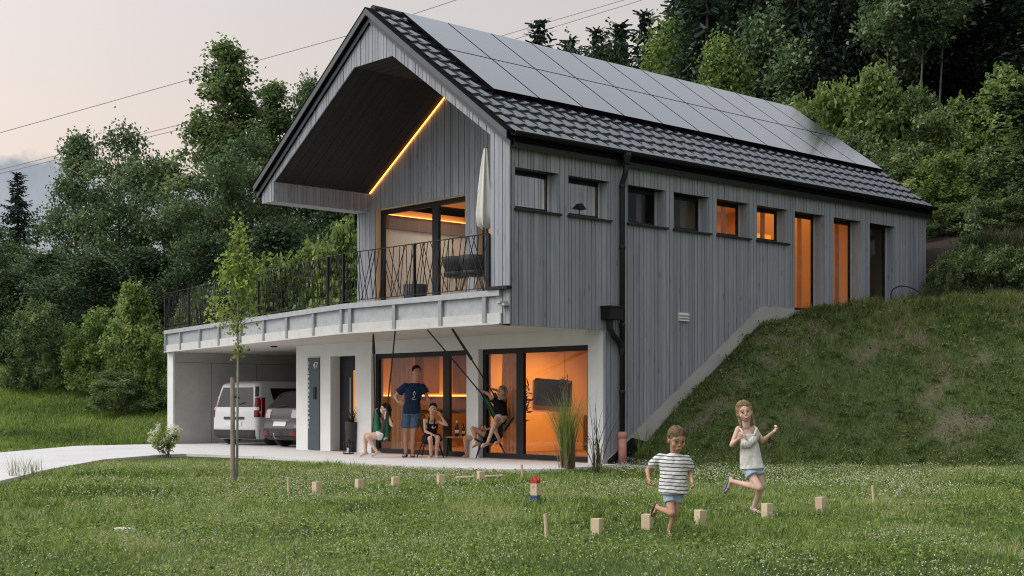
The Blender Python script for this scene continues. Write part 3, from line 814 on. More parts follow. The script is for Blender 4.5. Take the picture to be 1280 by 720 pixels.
def leafy(name, label, loc, n, size, spread, droop, mat):
    t = thing(name, label, 'plant', loc); rg = np.random.default_rng(n)
    d = rg.normal(size=(n, 3))*np.array(spread); d[:, 2] += np.where(d[:, 0]**2+d[:, 1]**2 > 0, droop*np.sqrt(d[:, 0]**2+d[:, 1]**2), 0)
    N = rg.normal(size=(n, 3)); N /= np.linalg.norm(N, axis=1)[:, None]; T = rg.normal(size=(n, 3)); T[:, 2] += droop*1.0; T /= np.linalg.norm(T, axis=1)[:, None]; B = np.cross(N, T); B /= np.linalg.norm(B, axis=1)[:, None]
    V = np.stack([d-T*size, d+B*size*.22, d+T*size, d-B*size*.22], 1).reshape(-1, 3)
    link_mesh('foliage', np_mesh('leaves', V, [np.arange(4*n).reshape(n, 4)], np.repeat(rg.uniform(0, 1, n), 4)), mat, t); return t
M['dark_leaf'] = leaf_mat('dark_house_plant', [(0, (.008, .012, .008)), (1, (.03, .04, .022))], .15)
M['dry_leaf'] = leaf_mat('dried_house_plant', [(0, (.06, .045, .025)), (1, (.16, .12, .06))], .2)
t = leafy('house_plant', 'dark spiky house plant silhouetted at the upper right corner of the television', atx(706, 484, -4.7), 70, .11, (.05, .07, .09), .3, M['dark_leaf'])
m_ = MB(); m_.lathe((0, 0, -.22), [(.05, 0), (.07, .12), (.06, .12)], 12); m_.build('pot', M['black_metal'], t)
m_ = MB(); m_.tube([(0, 0, -.1), (0, 0, .92)], .006, 5); m_.build('hanger', M['black_metal'], t)
t = leafy('hanging_plant', 'drooping dry looking hanging plant left of the television behind the glass', aty(655, 492, YF+.75), 90, .10, (.07, .05, .16), -1.2, M['dry_leaf'])
m_ = MB(); m_.tube([(0, 0, .0), (0, 0, .95)], .005, 5); m_.build('hanger', M['black_metal'], t)
for (y_, lab) in ((5.62, 'fifth small upper window'), (6.86, 'sixth small upper window')):
    t = leafy('house_plant', 'small dark pot plant inside the lit sill of the '+lab, (-.40, y_, SILL+.20), 30, .07, (.03, .06, .06), .3, M['dark_leaf'])
    m_ = MB(); m_.lathe((0, 0, -.2), [(.04, 0), (.06, .13), (.05, .13)], 12); m_.build('pot', M['black_metal'], t)
m_ = MB((-3.2, 7.2, .06)); m_.box((-4.9, 6.9, .06), (-4.1, 8.2, .45)); m_.box((-5.1, 6.9, .06), (-4.85, 8.2, .85)); o = m_.build('sofa', plain('brown_sofa_fabric', (.10, .06, .04), .9, .2), None, False, .04); o.location = (-3.2, 7.2, .06); props(o, 'low brown sofa in the lit room below the television', 'sofa')
# ------------------------------------------------------------------ vehicles in the carport
def paint(name, col, rough=.28):
    m, nt, b = new_mat(name); v = objco(nt); f = noise(nt, v, 2.5, 5)
    LK(nt, ramp(nt, f, [(.3, tuple(c*.9 for c in col)), (.7, col)]), b.inputs['Base Color'])
    b.inputs['Roughness'].default_value = rough; b.inputs['Coat Weight'].default_value = .25; b.inputs['Coat Roughness'].default_value = .1; return m
M['rubber'] = plain('tyre_rubber', (.016, .016, .017), .85, .2)
M['black_plastic'] = plain('black_plastic', (.025, .025, .028), .6, .2)
M['car_glass'] = plain('dark_car_glass', (.012, .014, .016), .06, .1)
M['red_lens'] = plain('red_lens', (.17, .008, .008), .2, .3, 14)
M['rim'] = plain('alloy_rim', (.35, .35, .36), .35, .1, 5, .8)
M['plate'] = plain('pale_number_plate', (.65, .66, .66), .5, .03)
class Car:
    def __init__(s, lv): s.lv = lv
    def at(s, z):
        lv = s.lv
        for a, b in zip(lv, lv[1:]):
            if z <= b[0]:
                t = (z-a[0])/(b[0]-a[0]); t = max(0, t); return [a[i]+(b[i]-a[i])*t for i in range(1, 5)]
        return lv[-1][1:]
    def ring(s, z):
        hw, yr, yf, rc = s.at(z); P = []
        def corner(cx, cy, a0):
            for k in range(6):
                a = a0+math.pi/2*k/5; P.append((cx+rc*math.cos(a), cy+rc*math.sin(a), z))
        corner(hw-rc, yr+rc, -math.pi/2); corner(hw-rc, yf-rc, 0); corner(-hw+rc, yf-rc, math.pi/2); corner(-hw+rc, yr+rc, math.pi)
        return P
    def body(s, z0, z1, n=26, grow=0.0):
        m_ = MB(); zs = [z0+(z1-z0)*i/n for i in range(n+1)]; R_ = [s.ring(z) for z in zs]; k = len(R_[0])
        V = [p for r in R_ for p in r]; F = []
        for i in range(n):
            for j in range(k): F.append((i*k+j, i*k+(j+1) % k, (i+1)*k+(j+1) % k, (i+1)*k+j))
        F.append(tuple(range(k-1, -1, -1))); F.append(tuple(n*k+j for j in range(k)))
        m_.add(V, F); return m_
    def rear(s, zs, xa, xb, off=.006, nx=10):
        m_ = MB(); V = []; F = []
        for z in zs:
            hw, yr, yf, rc = s.at(z); 
            for i in range(nx+1):
                t = (z-zs[0])/(zs[-1]-zs[0]); fa = xa(t) if callable(xa) else xa; fb = xb(t) if callable(xb) else xb
                x = (fa+(fb-fa)*i/nx)*hw; ex = max(0, abs(x)-(hw-rc)); y = yr+rc-math.sqrt(max(0, rc*rc-ex*ex)); V.append((x, y-off, z))
        for j in range(len(zs)-1):
            for i in range(nx): a = j*(nx+1)+i; F.append((a, a+1, a+nx+2, a+nx+1))
        m_.add(V, F); return m_
    def side(s, zs, ya, yb, off=.006, sg=1):
        m_ = MB(); V = []; F = []; n = 8
        for z in zs:
            hw = s.at(z)[0]; t = (z-zs[0])/(zs[-1]-zs[0])
            for i in range(n+1): V.append((sg*(hw+off), ya(t)+(yb(t)-ya(t))*i/n, z))
        for j in range(len(zs)-1):
            for i in range(n): a = j*(n+1)+i; F.append((a, a+1, a+n+2, a+n+1))
        m_.add(V, F); return m_
def zr(a, b, n=6): return [a+(b-a)*i/n for i in range(n+1)]
def wheel(root, x, y, r, w=.19):
    e = bpy.data.objects.new('wheel', None); COL.objects.link(e); e.parent = root; e.location = (x, y, r)
    t = MB(); V = []
    prof = [(r*.62, -w/2), (r*.93, -w/2), (r, -w*.32), (r, w*.32), (r*.93, w/2), (r*.62, w/2)]
    n = 24; F = []
    for (rr, xx) in prof:
        for k in range(n): V.append((xx, rr*math.cos(2*math.pi*k/n), rr*math.sin(2*math.pi*k/n)))
    for i in range(5):
        for k in range(n): F.append((i*n+k, i*n+(k+1) % n, (i+1)*n+(k+1) % n, (i+1)*n+k))
    t.add(V, F); t.build('tyre', M['rubber'], e, True)
    q = MB(); sg = 1 if x > 0 else -1
    q.tube([(-sg*.05, 0, 0), (sg*w*.3, 0, 0)], r*.62, 20)
    for k in range(5):
        a = 2*math.pi*k/5; q.beam((sg*w*.36, 0, 0), (sg*w*.36, r*.58*math.cos(a), r*.58*math.sin(a)), .07, .03, (1, 0, 0))
    q.build('rim', M['rim'], e)
VZ = -.0
vp = at(293, 558, 34.7)
van = thing('white_van', 'white people carrier van reversed view with dark rear window, parked nose in under the carport', 'van', (vp.x, vp.y, .045), math.radians(13))
VC = Car([(.16, .72, .10, 3.5, .14), (.22, .79, .0, 3.7, .14), (.42, .815, -.02, 3.8, .13), (.85, .82, .0, 3.7, .13), (.95, .805, .02, 3.4, .13), (1.2, .77, .07, 2.9, .13), (1.46, .715, .13, 2.45, .14), (1.56, .67, .17, 2.3, .16), (1.62, .56, .27, 2.1, .2), (1.64, .40, .5, 1.9, .2)])
VC.body(.16, 1.64, 34).build('body', paint('white_paint', (.62, .63, .63)), van, True)
VC.rear(zr(.98, 1.48), lambda t: -.82+.06*t, lambda t: .82-.06*t).build('rear_window', M['car_glass'], van, True)
def lightpatch(sg):
    VC.rear(zr(.90, .98, 2), sg*.985, sg*.86, .010, 6).build('reversing_light', M['plate'], van, True)
    VC.rear(zr(.72, 1.22), (lambda t: sg*1.0), (lambda t: sg*(.86-.0*t)), .008, 12).build('tail_light', M['red_lens'], van, True)
lightpatch(1); lightpatch(-1)
for sg in (1, -1): VC.side(zr(.72, 1.22), lambda t: .13+.07*t, lambda t: .24+.08*t, .008, sg).build('light_wrap', M['red_lens'], van, True)
for sg in (1, -1):
    VC.rear(zr(1.24, 1.50), (lambda t: sg*.97), (lambda t: sg*.86), .008, 6).build('pillar_trim', M['black_plastic'], van, True)
    VC.side(zr(1.02, 1.46), lambda t: .55+.12*(1-t)**2, lambda t: 1.55-.03*t, .006, sg).build('side_window', M['car_glass'], van, True)
    VC.side(zr(1.02, 1.44), lambda t: 1.65, lambda t: 2.5-.35*t, .006, sg).build('side_window', M['car_glass'], van, True)
    VC.side(zr(.86, .89), lambda t: .35, lambda t: 1.7, .006, sg).build('door_track', M['black_plastic'], van)
    VC.side(zr(.24, .46), lambda t: .25, lambda t: 1.15-.3*t, .008, sg).build('arch_trim', M['black_plastic'], van, True)
VC.rear(zr(.17, .40), -1.0, 1.0, .03, 16).build('bumper', M['black_plastic'], van, True)
VC.rear(zr(.66, .73), -.45, .45, .012).build('tailgate_handle', M['black_plastic'], van, True)
VC.rear(zr(.50, .61), -.33, .33, .014).build('number_plate', M['plate'], van)
VC.rear(zr(.80, .86, 3), -.05, .05, .012, 4).build('badge', M['black_plastic'], van)
mb = MB(); mb.tube([(-.05, .03, .99), (.35, .02, 1.1)], .008, 6); mb.build('wiper', M['black_plastic'], van)
mb = MB(); mb.box((-.93, 3.0-.1, .95), (-.8, 3.0+.05, 1.12)); mb.build('mirror', M['black_plastic'], van, False, .02)
for x in (-.73, .73):
    for y in (.62, 3.1): wheel(van, x, y, .30)
cp = at(352, 562, 33.0)
car = thing('grey_car', 'dark grey hatchback parked beside the white van, half hidden by the white wall', 'car', (cp.x-.07, cp.y, .045), math.radians(2))
CC = Car([(.18, .70, .10, 3.5, .16), (.26, .77, -.02, 3.7, .18), (.46, .79, -.05, 3.8, .2), (.58, .79, .0, 3.8, .2), (.80, .785, .03, 3.6, .2), (.95, .765, .08, 2.9, .18), (1.12, .70, .20, 2.5, .17), (1.30, .62, .36, 2.1, .16), (1.36, .56, .45, 1.9, .18), (1.39, .40, .7, 1.7, .2)])
CC.body(.18, 1.39, 34).build('body', paint('dark_grey_paint', (.014, .0145, .016), .33), car, True)
CC.rear(zr(.97, 1.29), lambda t: -.86, lambda t: .86, .006).build('rear_window', M['car_glass'], car, True)
for sg in (1, -1):
    CC.rear(zr(.72, .92), sg*.985, sg*.56, .008, 8).build('tail_light', plain('clear_lens', (.42, .36, .36), .15, .4, 22), car, True)
    CC.rear(zr(.30, .40), sg*.97, sg*.60, .012, 8).build('reflector', M['red_lens'], car, True)
    CC.side(zr(1.0, 1.28), lambda t: .5+.1*t, lambda t: 2.4-.6*t, .006, sg).build('side_window', M['car_glass'], car, True)
CC.rear(zr(.18, .27), -.9, .9, .012, 12).build('bumper', M['black_plastic'], car, True)
CC.rear(zr(.52, .63), -.33, .33, .012).build('number_plate', M['plate'], car)
CC.rear(zr(.66, .675, 2), -.45, .45, .012).build('chrome_trim', M['rim'], car)
mb = MB(); mb.tube([(-.05, .1, .25), (-.05, -.12, .22), (-.05, -.14, .31)], .02, 8); mb.ell((-.05, -.14, .33), (.028, .028, .028)); mb.build('tow_bar', M['rim'], car)
mb = MB(); mb.tube([(-.3, .05, .98), (.15, .12, 1.03)], .008, 6); mb.build('wiper', M['black_plastic'], car)
for x in (-.70, .70):
    for y in (.62, 3.0): wheel(car, x, y, .29)

# ------------------------------------------------------------------ lawn game
M['pine'] = wood_boards('pale_pine', (.50, .38, .24), (.62, .50, .34), (30, 30, 4), False, .7)
kub = None
KN = ['far row: pale wooden block nearest the young tree', 'far row: pale wooden block second from the young tree', 'far row: pale wooden block in the middle of five', 'far row: pale wooden block second from the right end', 'far row: pale wooden block lying between two thrown sticks',
      'near row: pale wooden block nearest the thin stake', 'near row: pale wooden block by the running boy\'s kicked up foot', 'near row: pale wooden block between the two children', 'near row: pale wooden block at the running girl\'s standing foot', 'near row: pale wooden block farthest right, beyond the girl']
for i, (u, v) in enumerate([(396, 617), (449, 613), (494, 610), (551, 607), (601, 602), (746, 668), (809, 662), (875, 656), (959, 647), (1026, 638)]):
    p = ground(u, v)
    if kub is None:
        m_ = MB(); m_.box((-.048, -.048, -.01), (.048, .048, .158)); kub = m_.build('kubb_block', M['pine'], None, False, .004); o = kub
    else: o = kub.copy(); COL.objects.link(o)
    o.location = p; o.rotation_euler = (random.uniform(-.03, .03), random.uniform(-.03, .03), random.uniform(-.35, .35)); props(o, KN[i], 'block', 'wooden lawn game blocks in two rows')
peg = None
for (u, v, lab) in ((361, 619, 'thin wooden corner stake left of the far row of blocks'), (683, 673, 'thin wooden corner stake left of the near row of blocks'), (1092, 631, 'thin wooden corner stake at the far right of the lawn'), (653, 600, 'thin wooden corner stake near the terrace grass clump')):
    p = ground(u, v)
    if peg is None: m_ = MB(); m_.tube([(0, 0, -.05), (0, 0, .24)], [.016, .018], 8); peg = m_.build('corner_stake', M['pine']); o = peg
    else: o = peg.copy(); COL.objects.link(o)
    o.location = p; o.rotation_euler = (.04, -.03, 0); props(o, lab, 'stake', 'corner stakes of the lawn game')
for (u0, u1, v, lab) in ((570, 592, 601.5, 'thrown stick lying left of the fallen block'), (606, 628, 600, 'thrown stick lying right of the fallen block')):
    a = ground(u0, v); b = ground(u1, v-1); m_ = MB(a); m_.tube([a+Vector((0, 0, .05)), b+Vector((0, 0, .05))], .022, 8)
    o = m_.build('throwing_stick', M['pine']); o.location = a; props(o, lab, 'stick', 'throwing sticks')
p = ground(669, 629)
kg = thing('kubb_king', 'tall wooden king piece with red crown and blue foot, alone mid lawn', 'game piece', p, .3)
m_ = MB(); m_.box((-.045, -.045, .10), (.045, .045, .25)); m_.build('body', M['pine'], kg)
m_ = MB(); m_.box((-.047, -.047, -.01), (.047, .047, .10)); m_.build('foot', plain('blue_paint', (.03, .07, .17), .6), kg)
m_ = MB(); m_.box((-.047, -.047, .25), (.047, .047, .285))
for sx in (-1, 1):
    for sy in (-1, 1): m_.hexa([(sx*.047, sy*.047, .285), (sx*.012, sy*.047, .285), (sx*.012, sy*.012, .285), (sx*.047, sy*.012, .285)], [(sx*.04, sy*.04, .34), (sx*.03, sy*.04, .34), (sx*.03, sy*.03, .34), (sx*.04, sy*.03, .34)])
m_.build('crown', plain('red_paint', (.42, .03, .015), .6), kg)
m_ = MB(); m_.box((.0, -.0475, .20), (.012, -.0455, .215)); m_.box((-.014, -.0475, .185), (-.004, -.0455, .2)); m_.build('painted_mark', plain('red_mark', (.45, .05, .03), .6), kg)
p = ground(155, 664); m_ = MB(); m_.lathe((0, 0, 0), [(.15, -.02), (.15, .022), (.12, .03)], 18)
o = m_.build('stone_slab', M['paving'], None, True); o.location = p; o.scale = (1, .7, 1); props(o, 'pale flat stone lid sunk in the lawn', 'stone')

# ------------------------------------------------------------------ terrace furniture
def frame_at(u, v, z=.05):
    Z = FPX*(CAM[2]-z)/(v-V0); return Z, at(u, v, Z)
class Fig:                     # local frame: x to the right of the photo, y away, z up
    def __init__(s, u, v, Z, loc=None): s.u, s.v, s.Z = u, v, Z; s.k = Z/FPX; s.loc = loc or at(u, v, Z)
    def __call__(s, u, v, dy=0.0): return Vector(((u-s.u)*s.k*(1+dy/s.Z), dy, (s.v-v)*s.k))
M['strap'] = plain('black_webbing', (.012, .012, .012), .8, .2)
M['green'] = plain('green_fabric', (.02, .16, .075), .75, .12, 8)
M['sling'] = plain('black_sling_fabric', (.02, .02, .021), .7, .2)
M['oak'] = wood_boards('oak_top', (.22, .13, .07), (.34, .22, .13), (8, 8, 8), False)
# hanging chairs
def sheet(mb, A, B, th=.008):
    """strip between two polylines"""
    n = len(A); V = list(A)+list(B); F = [(i, i+1, n+i+1, n+i) for i in range(n-1)]
    mb.add(V, F)
f1 = Fig(478, 571, 27.2)
hm = thing('hanging_chair', 'green and black hanging chair by the white pillar, its straps nearly vertical', 'hanging chair', f1.loc, ANG, 'hammock chairs under the balcony')
S1 = f1(468, 512, .12); S2 = f1(485, 514, -.22)
tp1 = f1(466.7, 417, -.9); tp2 = f1(494, 414, -1.6)
zc = SLB-.05-.0
for t_ in (tp1, tp2): t_.z = zc-.06
def to_local(fr, P):
    d = P-fr.loc; return Vector((d.x*RX+d.y*RY, d.x*FX+d.y*FY, d.z))
for t_, u, v in ((tp1, 466.7, 417), (tp2, 494, 414)):
    q = to_local(f1, at(u, v, FPX*(SLB-CAM[2])/(V0-v))); t_[:] = q
mb = MB(); mb.tube([tp1, tp1+(S1-tp1)*.5, S1], .014, 6); mb.build('strap', M['strap'], hm)
mb = MB(); mb.tube([tp1+Vector((0, 0, -.05)), tp1+(S1-tp1)*.25], [.02, .035], 6); mb.tube([tp2, S2], .014, 6); mb.build('strap', M['strap'], hm)
seatm = MB()
A = [S1, f1(466, 527, .12), f1(465, 540, .1), f1(470, 548, .02), f1(478, 551.5, -.12), f1(481, 545, -.22), f1(483, 530, -.24), S2]
B = [S1+Vector((.03, .02, 0)), f1(474, 527, .16), f1(477, 541, .16), f1(482, 549, .08), f1(487, 551, -.06), f1(488, 543, -.18), f1(486.5, 530, -.22), S2+Vector((.03, 0, 0))]
sheet(seatm, A, B); so_ = seatm.build('seat_fabric', M['green'], hm, True)
md = so_.modifiers.new('s', 'SOLIDIFY'); md.thickness = .012
mb = MB(); mb.tube(A, .014, 6); mb.tube(B, .014, 6); mb.build('edge_binding', M['strap'], hm)
f2 = Fig(618, 571, 26.6)
hm2 = thing('hanging_chair', 'green and black hanging chair swung sideways on slanting straps by the right door', 'hanging chair', f2.loc, ANG, 'hammock chairs under the balcony')
t1 = to_local(f2, at(534, 412, FPX*(SLB-CAM[2])/(V0-412))); t2 = to_local(f2, at(565, 410.8, FPX*(SLB-CAM[2])/(V0-410.8)))
S1 = f2(602, 492, -.2); S2 = f2(616, 491, .1)
mb = MB(); mb.tube([t1, S1], .013, 6); mb.build('strap', M['strap'], hm2)
mb = MB(); mb.tube([t2, t2+(S2-t2)*.45], [.02, .03], 6); mb.tube([t2+(S2-t2)*.44, S2], .014, 6); mb.build('strap', M['strap'], hm2)
A = [S1, f2(608, 505, -.2), f2(615, 519, -.22), f2(620, 526, -.15), f2(626, 528, .0), f2(629, 520, .1), f2(623, 506, .12), S2]
B = [S1+Vector((.04, 0, 0)), f2(614, 505, -.16), f2(620, 517, -.14), f2(626, 524, -.08), f2(632, 527, .06), f2(634, 521, .14), f2(628, 507, .14), S2+Vector((.04, 0, 0))]
seatm = MB(); sheet(seatm, A, B); so_ = seatm.build('seat_fabric', M['green'], hm2, True); md = so_.modifiers.new('s', 'SOLIDIFY'); md.thickness = .012
mb = MB(); mb.tube(A, .016, 6); mb.tube(B, .016, 6); mb.build('edge_binding', M['strap'], hm2)
# sling armchairs
def sling_chair(label, f, seat, back, legs, cat='armchair'):
    t = thing('sling_chair', label, cat, f.loc, ANG, 'black sling chairs on the terrace')
    (a0, a1) = seat; (b0, b1) = back
    m_ = MB(); n = 8; A = []; B = []
    for i in range(n+1):
        s = i/n; c = (1-s)**2; d = 2*s*(1-s); e = s*s
        A.append(a0*c+((a1+b0)*.5+Vector((0, 0, -.16)))*d*1.0+b1[0]*e); B.append(a0*c+Vector((0, .52, 0))+((a1+b0)*.5+Vector((0, .0, -.16)))*d+b1[1]*e-a0*0)
    sheet(m_, A, B); o = m_.build('sling_seat', M['sling'], t, True); md = o.modifiers.new('s', 'SOLIDIFY'); md.thickness = .02
    m_ = MB(); m_.tube(A, .016, 6); m_.tube(B, .016, 6); m_.tube([A[-1], B[-1]], .016, 6); m_.tube([A[0], B[0]], .016, 6); m_.build('seat_rim', M['strap'], t)
    for (p, q) in legs: m_ = MB(); m_.tube([p, q], .012, 6); m_.build('leg', M['black_metal'], t)
    return t
f3 = Fig(616, 574, 26.95)
sling_chair('black sling chair under the person holding a wine glass', f3, (f3(594, 548, -.26), f3(612, 556, -.2)), (f3(620, 552, -.2), (f3(642, 522, -.28), f3(640, 522, .3))),
   [(f3(603, 552, -.2), f3(594, 576, -.22)), (f3(603, 552, .2), f3(598, 575, .25)), (f3(621, 549, -.2), f3(636, 574, -.2)), (f3(621, 549, .2), f3(637, 572, .3)), (f3(598, 575, .25), f3(621, 549, .2)), (f3(594, 576, -.22), f3(600, 556, -.2))])
f4 = Fig(538, 573, 27.2)
sling_chair('dark round backed chair under the seated woman in black', f4, (f4(552, 549, -.2), f4(545, 556, -.1)), (f4(532, 556, -.1), (f4(521, 520, .0), f4(526, 518, .4))),
   [(f4(528, 553, -.05), f4(521, 573, -.1)), (f4(548, 553, -.2), f4(556, 573, -.2)), (f4(530, 553, .3), f4(526, 571, .4)), (f4(548, 553, .3), f4(552, 571, .35))])
# side table with bottles
f5 = Fig(573, 572.5, 27.4)
tb = thing('side_table', 'low oak topped side table between the seated woman and the sling chair', 'table', f5.loc, ANG)
m_ = MB(); m_.box((-.25, -.22, .405), (.24, .22, .435)); m_.build('tabletop', M['oak'], tb, False, .006)
for sx in (-.2, .19):
    for sy in (-.17, .17): m_ = MB(); m_.tube([(sx, sy, .405), (sx*1.15, sy*1.15, 0)], .009, 6); m_.build('leg', M['black_metal'], tb)
M['bottle'] = plain('dark_bottle_glass', (.012, .015, .01), .1, .2)
M['label'] = plain('white_paper', (.7, .69, .66), .7, .05)
def on_table(x, y, z=.437): return f5.loc+Vector((x*RX+y*FX, x*RY+y*FY, z))
for (x, y, s, lab) in ((-.03, -.05, 1.0, 'dark wine bottle with white label and white neck on the side table'), (.10, .04, .8, 'shorter dark bottle on the side table, nearer the sling chair')):
    b = thing('wine_bottle', lab, 'bottle', on_table(x, y), 0, 'bottles on the side table')
    m_ = MB(); m_.lathe((0, 0, 0), [(.038*s, 0), (.04*s, .01), (.04*s, .19*s), (.034*s, .215*s), (.016*s, .25*s), (.015*s, .31*s)], 14); m_.build('glass_body', M['bottle'], b, True)
    m_ = MB(); m_.lathe((0, 0, 0), [(.0408*s, .06*s), (.0408*s, .13*s)], 14); m_.build('label', M['label'], b, True)
    m_ = MB(); m_.lathe((0, 0, 0), [(.0165*s, .27*s), (.0175*s, .32*s), (.012*s, .322*s)], 10); m_.build('neck_foil', M['label'] if s == 1 else M['black_metal'], b)
f6 = Fig(603, 541, 26.8)
wg = thing('wine_glass', 'stemmed wine glass of red drink beside the sling chair', 'glass', f6.loc, 0)
m_ = MB(); m_.lathe((0, 0, -.04), [(.035, 0), (.034, .004), (.005, .008), (.004, .07), (.012, .08), (.036, .10), (.045, .13), (.043, .17), (.036, .21)], 16); m_.build('bowl', M['glass'], wg, True)
m_ = MB(); m_.lathe((0, 0, .045), [(.008, 0), (.033, .018), (.041, .045), (.041, .075)], 14); m_.build('drink', plain('red_drink', (.35, .02, .02), .2, .1), wg, True)
# tall planter, lantern
Zp, pp = frame_at(440, 565)
pl_ = thing('planter', 'tall dark planter with spiky leaves between the front door and window', 'planter', pp)
m_ = MB(); m_.lathe((0, 0, 0), [(.11, 0), (.12, .02), (.15, .62), (.155, .66), (.135, .66), (.13, .6)], 20); m_.build('pot', M['black_plastic'], pl_, True)
def blade_leaf(m_, root, az, ln, lean, w, droop=.6, seg=6):
    V = []; d = Vector((math.cos(az), math.sin(az), 0)); sd_2 = Vector((-d.y, d.x, 0)); p = Vector(root); el = math.pi/2-lean
    F = []
    for i in range(seg+1):
        t = i/seg; ww = w*(1-t**1.6)*(.5+.5*min(1, t*4)) + .0008
        V += [p-sd_2*ww/2, p+sd_2*ww/2]
        el -= droop/seg*(.4+1.2*t); p = p+(d*math.cos(el)+Vector((0, 0, math.sin(el))))*ln/seg
    for i in range(seg): F.append((2*i, 2*i+1, 2*i+3, 2*i+2))
    m_.cr = random.random(); m_.add(V, F)
M['yucca'] = leaf_mat('spiky_leaf', [(0, (.02, .035, .018)), (1, (.05, .075, .035))], .2)
m_ = MB()
for k in range(38): blade_leaf(m_, (random.uniform(-.03, .03), random.uniform(-.03, .03), .62), random.uniform(0, 6.28), random.uniform(.3, .5), random.uniform(.1, .85), .03, random.uniform(.2, .9))
m_.build('foliage', M['yucca'], pl_, clean=False)
Zl, lp = frame_at(438, 567.5)
ln_ = thing('lantern', 'small dark lantern on the terrace at the foot of the tall planter', 'lantern', lp+Vector((.0, -.05, 0)), .4)
m_ = MB(); m_.box((-.08, -.08, 0), (.08, .08, .02)); m_.box((-.08, -.08, .24), (.08, .08, .26))
for sx in (-.07, .07):
    for sy in (-.07, .07): m_.box((sx-.008, sy-.008, .02), (sx+.008, sy+.008, .24))
m_.lathe((0, 0, .26), [(.07, 0), (.03, .05), (.01, .06)], 8); m_.build('frame', M['black_metal'], ln_)
m_ = MB(); m_.lathe((0, 0, .022), [(.035, 0), (.035, .11)], 12); m_.build('candle', M['label'], ln_)
m_ = MB(); m_.box((-.065, -.065, .022), (.065, .065, .238)); m_.build('pane', M['glass'], ln_)

# ------------------------------------------------------------------ things on the balcony
M['wicker'] = plain('dark_wicker', (.022, .024, .025), .7, .3, 30, bmp=.6)
M['pale_wood'] = wood_boards('pale_leg_wood', (.35, .27, .2), (.5, .42, .33), (30, 30, 5), False)
def tub_chair(loc, rz, label):
    t = thing('wicker_chair', label, 'chair', loc, rz, 'wicker chairs on the balcony')
    m_ = MB(); V = []; F = []; n = 20
    for zi, (z, r) in enumerate(((.40, .20), (.48, .245), (.60, .29), (.72, .315))):
        for k in range(n+1):
            a = math.radians(-35+250*k/n); V.append((r*math.cos(a), r*math.sin(a), z))
    for zi in range(3):
        for k in range(n): a = zi*(n+1)+k; F.append((a, a+1, a+n+2, a+n+1))
    m_.add(V, F); o = m_.build('backrest', M['wicker'], t, True); md = o.modifiers.new('s', 'SOLIDIFY'); md.thickness = .03
    m_ = MB(); m_.lathe((0, 0, .36), [(.2, 0), (.26, .02), (.27, .08), (.24, .1)], 20); m_.build('seat', M['wicker'], t, True)
    for a in (45, 135, 225, 315):
        c, s = math.cos(math.radians(a)), math.sin(math.radians(a)); m_ = MB(); m_.tube([(.16*c, .16*s, .37), (.25*c, .25*s, 0)], [.016, .012], 8); m_.build('leg', M['pale_wood'], t)
tub_chair(tuple(aty(573, 360, .55).xy)+(SLT,), -2.2, 'dark wicker tub chair behind the railing, left of its pair')
tub_chair(tuple(aty(594, 360, .60).xy)+(SLT,), 2.6, 'dark wicker tub chair behind the railing, next to the timber pier')
q = aty(519, 365, .9); bk = MB(); bk.lathe((0, 0, 0), [(.17, 0), (.21, .04), (.24, .36), (.225, .36), (.2, .3)], 20)
o = bk.build('basket', M['wicker'], None, True); o.location = (q.x, q.y, SLT); props(o, 'low dark woven basket behind the middle of the balcony railing', 'basket')
q = aty(607.5, 230, .22)
ps = thing('folded_parasol', 'closed off white parasol hanging beside the timber pier on the balcony', 'parasol', (q.x, q.y, SLT))
m_ = MB(); m_.tube([(0, 0, 0), (0, 0, 2.52)], .022, 8); m_.build('pole', M['gable_trim'], ps)
m_ = MB(); V = []; F = []; n = 40
prof = [(1.12, .03), (1.16, .11), (1.35, .13), (1.8, .10), (2.1, .075), (2.35, .05), (2.50, .03)]
for (z, r) in prof:
    for k in range(n):
        a = 2*math.pi*k/n; rr = r*(1+.28*math.sin(a*6+z)+.1*math.sin(a*11)); V.append((rr*math.cos(a)-.03*(2.5-z)*.5, rr*math.sin(a), z+.03*math.sin(3*a)*(z < 1.3)))
for i in range(len(prof)-1):
    for k in range(n): F.append((i*n+k, i*n+(k+1) % n, (i+1)*n+(k+1) % n, (i+1)*n+k))
m_.add(V, F); m_.build('canopy', plain('off_white_canvas', (.60, .59, .55), .9, .05, 6), ps, True)
q = atx(742, 283, -.14)
bh = thing('bird_house', 'small dark bird feeder with pitched roof on the second upper window sill', 'bird feeder', (-.13, 1.78, SILL+.012))
m_ = MB(); m_.box((-.05, -.07, 0), (.05, .07, .012)); m_.box((-.008, -.008, .01), (.008, .008, .13)); m_.build('stand', M['black_metal'], bh)
m_ = MB(); m_.prism([(-.07, -.12, .13), (-.07, .12, .13), (-.07, 0, .23)], (.14, 0, 0)); m_.build('roof', M['black_metal'], bh)
# round string chair on the upper plateau
q = on_terrain(1136, 29.9)
st = thing('string_chair', 'round black string chair on the grass by the last upper door', 'chair', (q.x, q.y, q.z), ANG)
m_ = MB(); ring = []
tilt = Matrix.Rotation(math.radians(-52), 3, 'X') @ Matrix.Rotation(math.radians(-14), 3, 'Y')
tilt = Matrix.Rotation(math.radians(20), 3, 'Y') @ Matrix.Rotation(math.radians(52), 3, 'X')
cc = Vector((0, 0, .38))
ring = [cc+tilt @ Vector((.42*math.cos(a), .42*math.sin(a), 0)) for a in [2*math.pi*k/36 for k in range(37)]]
m_.tube(ring, .014, 6, False); m_.build('ring_frame', M['black_metal'], st)
m_ = MB()
for k in range(36): m_.tube([ring[k], cc+tilt @ Vector((.12*math.cos(2*math.pi*k/36), .12*math.sin(2*math.pi*k/36)-.05, -.22))], .0035, 4, False)
m_.build('string_seat', M['black_metal'], st)
